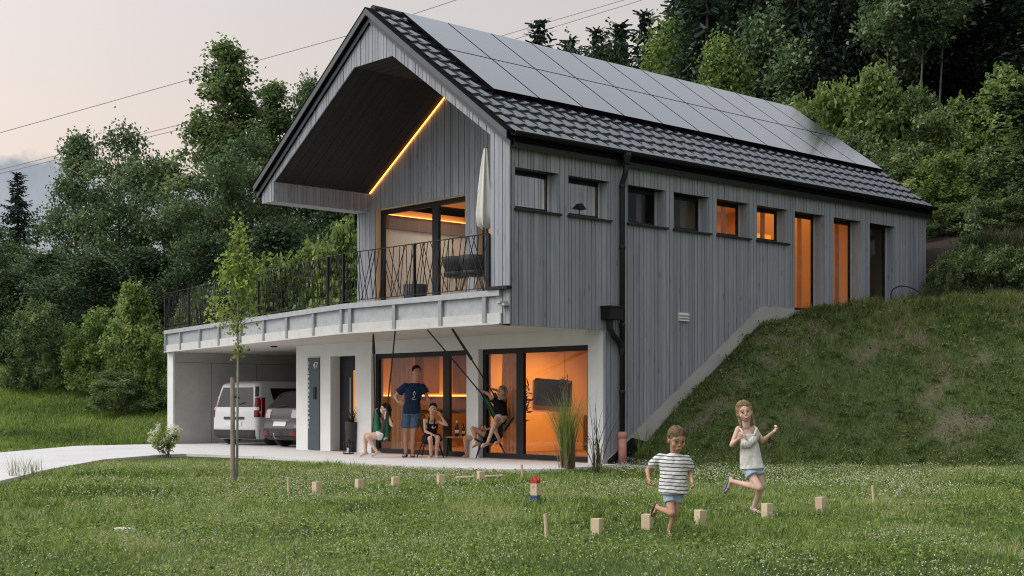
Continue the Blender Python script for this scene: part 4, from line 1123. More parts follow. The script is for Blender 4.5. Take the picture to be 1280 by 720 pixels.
for a in (0.4, 2.0, 3.6, 5.2): m_ = MB(); m_.tube([cc+Vector((.15*math.cos(a), .15*math.sin(a), -.14)), (.3*math.cos(a), .3*math.sin(a), -.03)], .01, 6); m_.build('leg', M['black_metal'], st)
# overhead lines far behind
def cable(pts, Z, lab):
    P = [at(u, v, Z) for u, v in pts]; m_ = MB(P[0]); m_.tube(P, .026, 5, False)
    o = m_.build('power_line', M['cable']); o.location = P[0]; props(o, lab, 'cable', 'overhead power lines')
M['cable'] = plain('grey_cable', (.30, .28, .27), .6, .1)
cable([(-260, 222), (0, 166), (245, 97), (440, 43), (570, 0), (760, -70), (900, -130)], 105, 'highest grey power line, passing behind the gable tip')
cable([(-260, 270), (0, 212), (240, 152), (440, 100), (640, 41), (790, -3), (1000, -75)], 118, 'upper wire of the lower power line pair')
cable([(-260, 274), (0, 217), (240, 158), (440, 108), (640, 50), (790, 4), (1000, -66)], 121, 'lower wire of the lower power line pair')
# ------------------------------------------------------------------ people
def skin_mat(name, col):
    m, nt, b = new_mat(name); v = objco(nt); f = noise(nt, v, 9, 4)
    LK(nt, ramp(nt, f, [(.3, tuple(c*.85 for c in col)), (.7, tuple(min(1, c*1.1) for c in col))]), b.inputs['Base Color'])
    b.inputs['Roughness'].default_value = .62; b.inputs['Specular IOR Level'].default_value = .3; b.inputs['Subsurface Weight'].default_value = .12; b.inputs['Subsurface Radius'].default_value = (.02, .008, .004); b.inputs['Subsurface Scale'].default_value = .5
    return m
def cloth_mat(name, col, var=.18, scale=25):
    m, nt, b = new_mat(name); v = objco(nt); f = noise(nt, v, scale, 5, .65); w = noise(nt, v, 7, 3)
    c = ramp(nt, f, [(.3, tuple(x*(1-var) for x in col)), (.7, tuple(min(1, x*(1+var)) for x in col))])
    LK(nt, c, b.inputs['Base Color']); b.inputs['Roughness'].default_value = .9; b.inputs['Specular IOR Level'].default_value = .15
    bump(nt, b, w, .9, .03); return m
def stripe_mat(name):
    m, nt, b = new_mat(name); v = objco(nt); sep = ND(nt, 'ShaderNodeSeparateXYZ'); LK(nt, v, sep.inputs[0])
    n = noise(nt, v, 6, 2); z = math_(nt, 'ADD', sep.outputs[2], math_(nt, 'MULTIPLY', n, .03))
    z = math_(nt, 'ADD', z, math_(nt, 'MULTIPLY', sep.outputs[0], .06))
    fr = math_(nt, 'FRACT', math_(nt, 'DIVIDE', z, .0365)); s = math_(nt, 'LESS_THAN', fr, .30)
    LK(nt, mixc(nt, s, (.66, .65, .62), (.07, .08, .11)), b.inputs['Base Color']); b.inputs['Roughness'].default_value = .9
    bump(nt, b, noise(nt, v, 8, 3), .9, .03); return m
SK = {'fair': skin_mat('fair_skin', (.60, .395, .31)), 'tan': skin_mat('tanned_skin', (.47, .265, .175)), 'mid': skin_mat('light_tanned_skin', (.53, .325, .235))}
CL = {'stripe': stripe_mat('striped_jersey'), 'denim': cloth_mat('pale_denim', (.30, .39, .48)), 'denim_dark': cloth_mat('blue_denim', (.07, .115, .18)), 'white': cloth_mat('white_cotton', (.62, .60, .55), .06),
      'navy': cloth_mat('navy_cotton', (.012, .025, .06)), 'black': cloth_mat('black_cotton', (.013, .013, .015)), 'grey': cloth_mat('dark_grey_cotton', (.035, .04, .042)), 'print': cloth_mat('pale_print', (.5, .5, .5))}
HR = {'blond': cloth_mat('light_brown_hair', (.17, .115, .068), .35, 40), 'dark': cloth_mat('dark_brown_hair', (.025, .015, .010), .3, 40), 'gold': cloth_mat('blond_hair', (.26, .18, .10), .3, 40)}
M['eye'] = plain('dark_eye', (.015, .012, .01), .2, .1); M['lip'] = plain('lip_red', (.34, .11, .09), .5, .1); M['teeth'] = plain('teeth_white', (.6, .58, .53), .4, .05)
M['sole'] = plain('black_sole', (.015, .015, .016), .7, .1); M['sole_blue'] = plain('blue_grey_sole', (.12, .17, .22), .7, .1); M['shoe_white'] = plain('white_shoe', (.6, .59, .57), .7, .05); M['shoe_pink'] = plain('pale_pink_shoe', (.5, .36, .35), .7, .08)
def remeshed(name, mb, mat, parent, vox, smooth=4):
    me = bpy.data.meshes.new(name); me.from_pydata(mb.v, [], mb.f)
    bm = bmesh.new(); bm.from_mesh(me); bmesh.ops.recalc_face_normals(bm, faces=bm.faces); bm.to_mesh(me); bm.free()
    o = bpy.data.objects.new('t', me); COL.objects.link(o)
    r = o.modifiers.new('r', 'REMESH'); r.mode = 'VOXEL'; r.voxel_size = vox; r.use_smooth_shade = True
    s = o.modifiers.new('s', 'SMOOTH'); s.factor = .5; s.iterations = smooth
    dg = bpy.context.evaluated_depsgraph_get(); m2 = bpy.data.meshes.new_from_object(o.evaluated_get(dg)); bpy.data.objects.remove(o); m2.name = name
    if name not in ('body', 'hair'):     # drape wrinkles
        n = len(m2.vertices); co = np.empty(n*3, np.float32); no = np.empty(n*3, np.float32); m2.vertices.foreach_get('co', co); m2.vertices.foreach_get('normal', no)
        co = co.reshape(-1, 3); no = no.reshape(-1, 3); d_ = (fnoise(co[:, 0]*13+co[:, 2]*6, co[:, 2]*7-co[:, 0]*5+co[:, 1]*9, 7)-.5)*.026+(fnoise(co[:, 0]*30+co[:, 1]*20, co[:, 2]*16, 8)-.5)*.010
        m2.vertices.foreach_set('co', (co+no*np.clip(d_, -.004, .02)[:, None]).ravel()); m2.update()
    return link_mesh(name, m2, mat, parent)
def loft(mb, secs, n=20):
    V = []; F = []
    for (c, ax, ay, rx, ry) in secs:
        for k in range(n):
            a = 2*math.pi*k/n; ca_, sa_ = math.cos(a), math.sin(a)
            sx = math.copysign(abs(ca_)**.8, ca_); sy = math.copysign(abs(sa_)**.8, sa_)
            V.append(c+ax*rx*sx+ay*ry*sy)
    for i in range(len(secs)-1):
        for k in range(n): F.append((i*n+k, i*n+(k+1) % n, (i+1)*n+(k+1) % n, (i+1)*n+k))
    F.append(tuple(range(n-1, -1, -1))); F.append(tuple((len(secs)-1)*n+k for k in range(n)))
    mb.add(V, F)
def hand(mb, wr, d, pn, k, curl=.5, thumb=1):
    d = d.normalized(); pn = (pn-d*pn.dot(d)).normalized(); sd = d.cross(pn)*thumb
    for i, (ln, sp) in enumerate(((.066, .030), (.076, .010), (.070, -.010), (.054, -.029))):
        a = wr+sd*sp*k*.6; b = wr+d*.085*k+sd*sp*k*1.05
        mb.capsule(a, b, .0165*k, .013*k, 8)
        c1 = curl*.7; dd = d*math.cos(c1)+pn*math.sin(c1); m_ = b+dd*ln*.5*k; c2 = curl*1.9; d3 = d*math.cos(c2)+pn*math.sin(c2); t = m_+d3*ln*.5*k
        mb.capsule(b, m_, .0105*k, .0095*k, 7); mb.capsule(m_, t, .0095*k, .008*k, 7)
    a = wr+d*.02*k+sd*.024*k; b = a+(d*.55+sd*.75+pn*.2).normalized()*.042*k; c = b+(d*.85+sd*.2+pn*.5).normalized()*.034*k
    mb.capsule(a, b, .0165*k, .0125*k, 8); mb.capsule(b, c, .0125*k, .0095*k, 8)
def person(label, f, J, k, skin, hair, fd, up=(0, 0, 1), hk=None, female=False, child=False, vox=.008, hands=None, smile=False):
    """J: joints in local metres; L / R as seen in the photo. k: body scale (1 = 1.8 m)"""
    t = thing('person', label, 'person', f.loc, ANG)
    fd = Vector(fd).normalized(); up = Vector(up).normalized(); up = (up-fd*up.dot(fd)).normalized(); rt = fd.cross(up)
    hk = hk or k; R3 = Matrix((rt, fd, up)).transposed()
    B = MB(); hc = J['head']
    def hp(x, y, z): return hc+(rt*x+fd*y+up*z)*hk
    B.ell(hp(0, -.008, .02), (.076*hk, .094*hk, .100*hk), 16, 12, R3)
    cz = .010 if child else 0; q_ = .72 if child else 1
    B.ell(hp(0, .012, -.045+cz), (.062*hk, .074*hk, .072*hk), 14, 10, R3)
    B.ell(hp(0, .055, -.085+cz*1.4), (.030*hk, .028*hk, .024*hk), 10, 8, R3)
    B.ell(hp(0, .092, -.018), (.013*hk*q_, .018*hk*q_, .018*hk*q_), 8, 6, R3); B.capsule(hp(0, .084, .018), hp(0, .096, -.014), .007*hk*q_, .010*hk*q_, 8)
    for s in (-1, 1):
        B.ell(hp(s*.077, -.005, -.008), (.010*hk, .020*hk, .030*hk), 8, 6, R3)
        B.capsule(hp(s*.014, .082, .030), hp(s*.052, .066, .030), .011*hk*q_, .009*hk*q_, 7)
        B.ell(hp(s*.040, .054, -.028), (.028*hk, .022*hk, .028*hk), 8, 6, R3)
    B.capsule(hp(-.022, .082, -.058), hp(.022, .082, -.058), .009*hk, .009*hk, 7)
    nk = J['neck']; B.capsule(nk-Vector((0, 0, .03*k)), hp(0, -.02, -.06), (.068 if child else .050 if female else .062)*k, (.052 if child or not female else .047)*hk, 12)
    shL, shR, hL, hR = J['shL'], J['shR'], J['hipL'], J['hipR']
    pel = (hL+hR)/2; sm = (shL+shR)/2; sp = (sm-pel); axh = (hR-hL).normalized(); axs = (shR-shL).normalized()
    bend = J.get('bend', Vector((0, 0, 0)))
    def sec(t_, rx, ry, g=0):
        ax = (axh*(1-t_)+axs*t_).normalized(); c = pel+sp*t_+bend*math.sin(math.pi*min(1, max(0, t_))); d_ = sp.normalized(); ay = d_.cross(ax).normalized()
        return (c, ax, ay, rx*k+g, ry*k+g)
    hw = (hR-hL).length/2/k; sw = (shR-shL).length/2/k
    tor = [(-.16, .10, .09), (-.06, hw+.065, .108), (.12, hw+.070, .115), (.40, min(hw, sw)+.030, .098), (.70, sw*.84+.010, .110), (.86, sw*.88, .092), (.96, sw*.62, .072), (1.05, sw*.36, .058), (1.14, .055, .05)]
    if female: tor[3] = (.42, min(hw, sw)+.018, .09)
    loft(B, [sec(*q) for q in tor])
    if female and not child:
        for s in (-1, 1):
            c, ax, ay, _, _ = sec(.70, .1, .1); B.ell(c+ax*s*.068*k+(ay if ay.dot(fd) > 0 else -ay)*.085*k, (.052*k, .05*k, .05*k), 10, 8)
    for s in 'LR':
        sh, el, wr = J['sh'+s], J['el'+s], J['wr'+s]; g = 1.06 if child else (.88 if female else 1)
        B.capsule(sm+(sh-sm)*.5-sp.normalized()*.01*k, sh-sp.normalized()*.012*k, .052*k*g, .050*k*g, 12); B.capsule(sh, el, .050*k*g, .038*k*g, 12); B.capsule(el, wr, .039*k*g, .026*k*g, 12)
        B.ell(el+(wr-el)*.25, (.041*k*g,)*3, 8, 6)
        hd = (hands or {}).get(s)
        if hd: hand(B, wr, Vector(hd[0]), Vector(hd[1]), k*1.0, hd[2], hd[3])
        hp_, kn, an, toe = J['hip'+s], J['kn'+s], J['an'+s], J['toe'+s]
        cg = 1.12 if child else (1.0 if female else 1.1)
        B.capsule(hp_, kn, .084*k, .054*k*cg, 14); B.capsule(kn, an, .052*k*cg, .035*k*cg, 12); 
        d_ = (an-kn); bk = (toe-an); bk = (bk-d_*bk.dot(d_)/d_.length_squared); bk = -bk.normalized() if bk.length > 1e-4 else Vector((0, 1, 0))
        B.ell(kn+d_*.30+bk*.018*k, (.050*k*cg, .050*k*cg, .085*k), 10, 8, d_.normalized().to_track_quat('Z', 'Y').to_matrix())
        fdn = (toe-an).normalized(); dn = d_.normalized(); heel = an+dn*.055*k-fdn*.045*k
        hz = heel
        B.capsule(an, hz+dn*-.01*k, .034*k, .030*k, 10); B.capsule(hz, toe-fdn*.06*k, .028*k, .027*k, 10)
        sdw = fdn.cross(dn).normalized()
        for q in (-.026, -.012, .002, .015, .027): B.capsule(toe-fdn*.07*k+sdw*q*k, toe-fdn*(.0+abs(q-.02)*.5)*k+sdw*q*1.15*k, .014*k, .0105*k, 7)
    remeshed('body', B, SK[skin], t, vox, 3)
    for s in (-1, 1):
        e = MB(); e.ell(hp(s*.032, .079, .010), (.0115*hk, .010*hk, .0075*hk), 8, 6, R3); e.build('eye', M['eye'], t, True)
        e = MB(); e.capsule(hp(s*.016, .091, .040), hp(s*.052, .074, .040), .0032*hk, .0025*hk, 6); e.build('eyebrow', HR[hair], t, True)
    e = MB()
    if smile: e.capsule(hp(-.026, .086, -.052), hp(0, .094, -.060), .006*hk, .008*hk, 6); e.capsule(hp(0, .094, -.060), hp(.026, .086, -.052), .008*hk, .006*hk, 6)
    else: e.capsule(hp(-.020, .089, -.058), hp(.020, .089, -.058), .006*hk, .006*hk, 6)
    e.build('mouth', M['lip'], t, True)
    if smile: e = MB(); e.capsule(hp(-.013, .0945, -.0555), hp(.013, .0945, -.0555), .0035*hk, .0035*hk, 6); e.build('teeth', M['teeth'], t, True)
    return t, hp, R3, sec, hk
def hair_piece(t, hp, R3, hk, mat, parts, vox=.008):
    H = MB()
    for q in parts:
        if q[0] == 'e': H.ell(hp(*q[1]), tuple(c*hk for c in q[2]), 14, 10, R3)
        else: H.capsule(hp(*q[1]), hp(*q[2]), q[3]*hk, q[4]*hk, 10)
    o = remeshed('hair', H, HR[mat], t, vox, 2)
    rd = random.Random(len(parts)*7+int(hk*100)); S = MB(); (cx, cy, cz), (rx, ry, rz) = parts[0][1], parts[0][2]
    for i in range(260):                 # strands combed from a middle parting down both sides
        sd_ = rd.choice((-1, 1)); y0 = rd.uniform(-.9, .93); dy = rd.uniform(-.25, .02)
        lo_ = rd.uniform(-.35, .15) if y0 < .35 else rd.uniform(.35, .75); q = []; g_ = 1.0+.03*rd.random()
        for j in range(7):
            t_ = j/6; ph = 1.52+(lo_-1.52)*t_; yy = max(-.97, min(.96, y0+dy*t_+rd.uniform(-.015, .015))); w_ = math.sqrt(max(.02, 1-yy*yy))
            q.append(hp(cx+sd_*rx*g_*w_*math.cos(ph), cy+ry*g_*yy, cz+rz*g_*w_*math.sin(ph)))
        S.tube(q, [.0016*hk, .0028*hk, .003*hk, .003*hk, .0028*hk, .002*hk, .0006*hk], 5)
    me = bpy.data.meshes.new('s'); me.from_pydata(S.v, [], S.f); bm = bmesh.new(); bm.from_mesh(o.data); bm.from_mesh(me); bm.to_mesh(o.data); bm.free(); bpy.data.meshes.remove(me)
    o.data.polygons.foreach_set('use_smooth', [True]*len(o.data.polygons)); return o
CAP = [('e', (0, -.024, .034), (.084, .097, .103)), ('e', (0, -.045, .0), (.079, .072, .085))]
def shirt(t, sec, k, J, mat, t0, t1, grow, sleeves, name='shirt', vox=.009, neck=True, flare=.0, loose=0.0):
    S = MB(); ts = [t0, .12, .40, .70, .88, .98, 1.06, 1.13]
    hw = (J['hipR']-J['hipL']).length/2/k; sw = (J['shR']-J['shL']).length/2/k
    base = {.12: (hw+.065+loose, .112+loose*.7), .40: (min(hw, sw)+.040+loose, .102+loose*.6), .70: (sw*.84+.012, .112), .88: (sw*.89, .094), .98: (sw*.60, .070), 1.06: (sw*.36, .060), 1.13: (.066, .058)}
    secs = [sec(t0, hw+.065+flare, .112+flare, grow)]
    for q in ts[1:]:
        if q > t0 and q <= t1+.2: secs.append(sec(q, base[q][0], base[q][1], grow*(1 if q < 1.1 else .6)+(.008 if .8 < q < 1.1 else 0)))
    loft(S, secs)
    sm = (J['shL']+J['shR'])/2
    for s, fr in sleeves.items():
        sh, el = J['sh'+s], J['el'+s]; e = sh+(el-sh)*fr
        S.tube([sm+(sh-sm)*.45-Vector((0, 0, .006*k)), sh-Vector((0, 0, .0*k)), sh+(e-sh)*.35, e], [.064*k, .073*k, .074*k+grow*.3, .072*k+grow*.6], 14)
    return remeshed(name, S, mat, t, vox, 3)
def shorts(t, sec, k, J, mat, frL, frR, name='shorts', top=.16, vox=.009, flare=.014, mid=True):
    S = MB(); hw = (J['hipR']-J['hipL']).length/2/k
    loft(S, [sec(-.12, hw+.055, .10, .012), sec(0, hw+.07, .115, .012), sec(top, hw+.066, .112, .010)])
    for s, fr in (('L', frL), ('R', frR)):
        a, b = J['hip'+s], J['kn'+s]; e = a+(b-a)*fr; S.tube([a-(b-a)*.05, a+(b-a)*fr*.5, e], [.098*k, .095*k, .086*k+flare*k], 16)
    return remeshed(name, S, mat, t, vox, 3)
def sole(t, J, s, k, mat, name='sandal', strap=True):
    an, toe, kn = J['an'+s], J['toe'+s], J['kn'+s]; d = (an-kn).normalized(); fdn = (toe-an).normalized(); hl = an+d*.055*k-fdn*.045*k
    up = -(d-fdn*d.dot(fdn)).normalized(); o = -up*.034*k; m_ = MB(); a = hl-fdn*.03*k+o; b = toe+fdn*.025*k+o*.75
    sd = fdn.cross(up); V = []; n = 16
    for z in (0, .022*k):
        for i in range(n):
            q = 2*math.pi*i/n; V.append((a+b)/2+(b-a)*.5*math.cos(q)+sd*.046*k*math.sin(q)*(1+.15*math.cos(q))+up*z)
    F = [tuple(range(n-1, -1, -1)), tuple(range(n, 2*n))]+[(i, (i+1) % n, n+(i+1) % n, n+i) for i in range(n)]
    m_.add(V, F)
    if strap:
        c = a+(b-a)*.66; m_.tube([c-sd*.045*k+up*.02*k, c-sd*.02*k+up*.062*k, c+sd*.02*k+up*.062*k, c+sd*.045*k+up*.02*k], .012*k, 6)
    m_.build(name, mat, t)
X, Y, Zv = Vector((1, 0, 0)), Vector((0, 1, 0)), Vector((0, 0, 1))
# boy running towards the camera
g_ = ground(836, 670); f = Fig(836, 670, depth(g_.x, g_.y), g_); k = .60
J = dict(head=f(845, 549.5, -.06), neck=f(843.5, 566, .0), shL=f(825.5, 571.5, .03), shR=f(858.5, 573, -.03), elL=f(811.5, 588.5, .14), wrL=f(811, 599, .02), elR=f(863, 592, .02), wrR=f(863.5, 602, -.12),
  hipL=f(834, 613, .0), hipR=f(848, 613.5, .0), knL=f(838, 640, -.13), anL=f(824, 636, .14), toeL=f(818.5, 647, .19), knR=f(843.5, 641, -.02), anR=f(837.5, 663, .05), toeR=f(836, 669.5, -.09))
t, hp, R3, sec, hk = person('little boy in a striped T-shirt and pale denim shorts running over the lawn', f, J, k, 'tan', 'blond', (.25, -1, -.38), (0.05, -.35, 1), 1.06, False, True, .006, dict(L=((.1, -.45, -1), (1, .2, 0), .9, 1), R=((.15, -.6, -.7), (-1, 0, 0), .9, -1)))
hair_piece(t, hp, R3, hk, 'blond', [('e', (0, -.016, .033), (.081, .096, .095)), ('e', (0, -.045, .0), (.079, .070, .082))]+[('c', (-.074, -.01, .03), (-.078, -.03, -.04), .014, .010), ('c', (.074, -.01, .03), (.077, -.03, -.04), .014, .010)], .006)
shirt(t, sec, k, J, CL['stripe'], -.10, 1, .022, dict(L=.66, R=.66), flare=.055, loose=.05)
shorts(t, sec, k, J, CL['denim'], .56, .56); sole(t, J, 'L', k, M['sole'])
# girl running behind him
g_ = ground(943, 642); f = Fig(943, 642, depth(g_.x, g_.y), g_); k = .70
J = dict(head=f(930.5, 516, -.02), neck=f(932.5, 530.5, .0), shL=f(923.5, 536.5, .02), shR=f(943.5, 537, .02), elL=f(914.5, 556.5, -.02), wrL=f(920.5, 548, -.17), elR=f(953.5, 551.5, .02), wrR=f(965.5, 539.5, -.10),
  hipL=f(934, 586, .0), hipR=f(947, 585, .0), knL=f(946, 609, -.17), anL=f(917, 602.5, .10), toeL=f(909.5, 617, .12), knR=f(951.5, 608, -.03), anR=f(943.5, 634.5, .06), toeR=f(949, 641.5, -.06))
t, hp, R3, sec, hk = person('girl in a white ruffled top and pale denim shorts running on one leg', f, J, k, 'fair', 'gold', (-.08, -1, .0), (-.22, 0, 1), 1.02, True, True, .006, dict(L=((.35, -.25, 1), (.3, 1, 0), 1.25, -1), R=((.5, -.35, .8), (-.7, -.2, .3), 1.2, 1)), True)
hair_piece(t, hp, R3, hk, 'gold', [('e', (0, -.022, .040), (.090, .098, .104)), ('e', (0, -.05, .0), (.082, .072, .088))]+[('c', (-.078, .0, .05), (-.080, -.02, -.03), .018, .018), ('c', (.078, .0, .05), (.080, -.02, -.03), .018, .018), ('c', (-.072, -.03, -.03), (-.078, .0, -.15), .022, .014), ('c', (.072, -.03, -.03), (.075, .0, -.15), .022, .014)], .0075)
shirt(t, sec, k, J, CL['white'], -.02, .70, .014, {}, 'top', flare=.03, loose=.02)
rf = MB(); c0 = f(944, 534, -.07); c1 = f(938, 552, -.115); c2 = f(926, 560, -.10)
A_r = [f(947, 536, .0), f(943, 542, -.080), f(934, 549, -.095), f(925.5, 552, -.06)]; B_r = [f(949.5, 546, -.02), f(945, 552.5, -.092), f(935.5, 559.5, -.106), f(924.5, 561, -.07)]
V = []; n = 36
for i in range(n+1):
    s = i/n*3; j = min(2, int(s)); u_ = s-j; a = A_r[j].lerp(A_r[j+1], u_); b = B_r[j].lerp(B_r[j+1], u_); w_ = Vector((0, -.012*math.sin(i*1.5), .010*math.sin(i*1.5))); V += [a, (a+b)/2+w_*.5+Vector((0, -.004, 0)), b+w_]
rf.add(V, [q for i in range(n) for q in ((3*i, 3*i+3, 3*i+4, 3*i+1), (3*i+1, 3*i+4, 3*i+5, 3*i+2))]); o = rf.build('ruffle', CL['white'], t, True); md = o.modifiers.new('s', 'SOLIDIFY'); md.thickness = .006
st_ = MB(); st_.tube([f(943, 533.5, .03), f(945, 536, -.045), f(941, 545, -.085)], .016, 8); st_.tube([f(924, 533.5, .03), f(926, 538, -.05), f(931.5, 550, -.10)], .010, 8); st_.build('shoulder_strap', CL['white'], t, True)
shorts(t, sec, k, J, CL['denim'], .42, .36, flare=.03); sole(t, J, 'L', k, M['sole_blue'], 'flip_flop'); sole(t, J, 'R', k, M['sole_blue'], 'flip_flop')
# standing man
f = Fig(512, 571, 27.25); k = 1.0
J = dict(head=f(520.8, 465.3, -.02), neck=f(519.5, 477, .0), shL=f(507, 482.5, .0), shR=f(528.5, 483.5, .0), elL=f(493.5, 495.5, .08), wrL=f(498.3, 503, -.02), elR=f(534, 496.5, .02), wrR=f(537, 509, .02),
  hipL=f(508.5, 514, .0), hipR=f(520.5, 514, .0), knL=f(506.5, 540, -.02), anL=f(507.3, 565.5, .02), toeL=f(505.5, 569.8, -.17), knR=f(517, 540, -.02), anR=f(515.8, 565.5, .02), toeR=f(517, 569.8, -.17))
t, hp, R3, sec, hk = person('standing man in a navy T-shirt and blue denim shorts with one hand on his hip', f, J, k, 'tan', 'dark', (.35, -1, -.12), (0, 0, 1), 1.04, False, False, .009, dict(L=((1, -.3, -.2), (0, 1, .2), .5, 1), R=((.1, -.1, -1), (-1, 0, 0), .3, -1)))
hair_piece(t, hp, R3, hk, 'dark', CAP+[('e', (0, -.02, .075), (.075, .08, .06))])
shirt(t, sec, k, J, CL['navy'], -.10, 1, .020, dict(L=.62, R=.62))
pr = MB()
for (a, b) in (((517, 492), (519, 489)), ((519, 489), (520, 493)), ((517, 492), (519, 496)), ((519, 496), (516, 498)), ((515.5, 499.5), (520, 499.5))): pr.tube([f(a[0], a[1], -.150), f(b[0], b[1], -.150)], .006, 5)
pr.build('shirt_print', CL['print'], t)
shorts(t, sec, k, J, CL['denim_dark'], .80, .80, top=.24); sole(t, J, 'L', k, M['sole'], 'flip_flop'); sole(t, J, 'R', k, M['sole'], 'flip_flop')
# seated woman
f = Fig(541, 573, 27.1); k = .92
J = dict(head=f(541.5, 511.5, -.14), neck=f(540.5, 521.5, -.04), shL=f(531, 525.5, .02), shR=f(547, 527, .0), elL=f(532, 539, -.10), wrL=f(541.5, 542.5, -.36), elR=f(559, 531, -.16), wrR=f(551.5, 519.5, -.17),
  hipL=f(533.5, 549.5, .06), hipR=f(543, 549.5, .02), knL=f(539.5, 547.5, -.40), anL=f(540, 567.3, -.30), toeL=f(537.5, 572, -.44), knR=f(549, 546.5, -.42), anR=f(546.5, 567.3, -.30), toeR=f(548.5, 572, -.44), bend=Vector((0, .03, 0)))
t, hp, R3, sec, hk = person('seated barefoot woman in a black dress resting her head on one hand', f, J, k, 'mid', 'dark', (.12, -1, -.05), (.18, 0, 1), .96, True, False, .0085, dict(L=((.6, -.6, -.2), (0, 0, -1), .4, -1), R=((-.5, .1, .9), (-.6, .3, 0), .9, 1)), True)
hair_piece(t, hp, R3, hk, 'dark', CAP+[('e', (0, -.10, .05), (.05, .045, .05))])
shirt(t, sec, k, J, CL['black'], -.02, .7, .012, {}, 'dress')
D = MB(); 
for s in 'LR': a, b = J['hip'+s], J['kn'+s]; D.tube([a-(b-a)*.1, a+(b-a)*.45, a+(b-a)*.86], [.115*k, .108*k, .098*k], 16)
D.tube([f(535.5, 549.5, -.02), f(544, 547.5, -.33)], [.12*k, .09*k], 14); remeshed('skirt', D, CL['black'], t, .009)
D = MB(); 
for s, x in (('L', -1), ('R', 1)): D.tube([J['sh'+s]*.45+J['neck']*.55+Vector((0, .02, .02)), J['sh'+s]*.5+J['neck']*.5+Vector((0, -.085, -.04)), sec(.68, .1, .1)[0]+Vector((x*.06, -.125, 0))], .016, 6)
D.build('shoulder_strap', CL['black'], t, True)
# girl in the left hanging chair, in profile to the left
f = Fig(470, 571, 27.2); k = .84
J = dict(head=f(481, 511.5, -.02), neck=f(483.5, 521.5, .0), shL=f(483, 525, .15), shR=f(486.5, 526, -.14), elL=f(474, 527, .26), wrL=f(469, 516.5, .14), elR=f(491.5, 531.5, -.22), wrR=f(486, 519, -.19),
  hipL=f(480, 543.5, .09), hipR=f(481, 545, -.10), knL=f(456, 544.5, .10), anL=f(456, 565.5, .12), toeL=f(449, 570, .08), knR=f(460.5, 546, -.13), anR=f(472, 564.3, -.13), toeR=f(465, 569.5, -.20))
t, hp, R3, sec, hk = person('girl in white shorts sitting sideways in the left hanging chair, hand at her ear', f, J, k, 'fair', 'dark', (-1, -.25, -.05), (0, 0, 1), .95, True, True, .0085, dict(L=((-.1, -.1, 1), (1, -.3, 0), 1.0, 1), R=((-.35, .25, .9), (.2, 1, 0), .8, 1)))
hair_piece(t, hp, R3, hk, 'dark', CAP+[('e', (0, -.10, -.02), (.055, .05, .075)), ('c', (0, -.10, -.04), (.0, -.09, -.18), .045, .025)])
shirt(t, sec, k, J, CL['grey'], .06, 1, .014, dict(L=.5, R=.5)); shorts(t, sec, k, J, CL['white'], .42, .42)
sole(t, J, 'L', k, M['shoe_white'], 'shoe'); sole(t, J, 'R', k, M['shoe_white'], 'shoe')
# girl in the right hanging chair
f = Fig(620, 571, 26.6); k = .84
J = dict(head=f(627, 490, .0), neck=f(625, 499, .03), shL=f(619.5, 502.5, -.12), shR=f(630, 502.5, .14), elL=f(610.5, 492.5, -.16), wrL=f(601, 488, -.2), elR=f(627, 490, .24), wrR=f(618, 487, .16),
  hipL=f(624, 521.5, -.10), hipR=f(629, 521.5, .08), knL=f(619, 528.5, -.40), anL=f(610.5, 551, -.36), toeL=f(602, 557, -.44), knR=f(616, 531, -.16), anR=f(624, 549, -.06), toeR=f(618, 555, -.14))
t, hp, R3, sec, hk = person('blond girl in a black top reaching up in the right hanging chair, one leg dangling', f, J, k, 'mid', 'gold', (-.75, -.7, .1), (.1, 0, 1), .95, True, True, .0085, dict(L=((-.9, -.1, .3), (0, -.2, -1), 1.1, 1), R=((-.8, -.4, .3), (0, -.4, -1), 1.0, -1)))
hair_piece(t, hp, R3, hk, 'gold', CAP+[('e', (0, -.10, -.01), (.07, .06, .09)), ('c', (0, -.10, -.03), (.01, -.12, -.22), .055, .03)])
shirt(t, sec, k, J, CL['black'], .04, 1, .016, dict(L=.4, R=.5)); shorts(t, sec, k, J, CL['white'], .36, .36); sole(t, J, 'L', k, M['shoe_pink'], 'shoe'); sole(t, J, 'R', k, M['shoe_pink'], 'shoe')
# person leaning back in the sling chair
f = Fig(605, 574, 26.95); k = .95
J = dict(head=f(640, 507, .12), neck=f(637.5, 517, .1), shL=f(631, 521.5, -.02), shR=f(637.5, 523, .30), elL=f(621, 534, -.10), wrL=f(608, 536.5, -.16), elR=f(629, 539, .36), wrR=f(618, 544, .30),
  hipL=f(616, 548.5, -.06), hipR=f(619, 548.5, .16), knL=f(591, 535.5, -.12), anL=f(596, 553, -.22), toeL=f(590, 560, -.3), knR=f(581.5, 547.5, .08), anR=f(583, 568.2, .12), toeR=f(577.5, 572.8, .08))
t, hp, R3, sec, hk = person('barefoot person in dark clothes leaning back in the black sling chair, legs stretched', f, J, k, 'tan', 'dark', (-.8, -.5, .1), (.2, 0, 1), .98, True, False, .009, dict(L=((-.8, -.2, .3), (0, -.8, 0), 1.0, 1), R=((-.8, -.1, -.2), (0, 0, -1), .6, -1)))
hair_piece(t, hp, R3, hk, 'dark', CAP+[('e', (0, -.09, -.03), (.06, .06, .09))])
shirt(t, sec, k, J, CL['black'], -.02, 1, .016, dict(L=.5, R=.5)); shorts(t, sec, k, J, CL['black'], .40, .40)
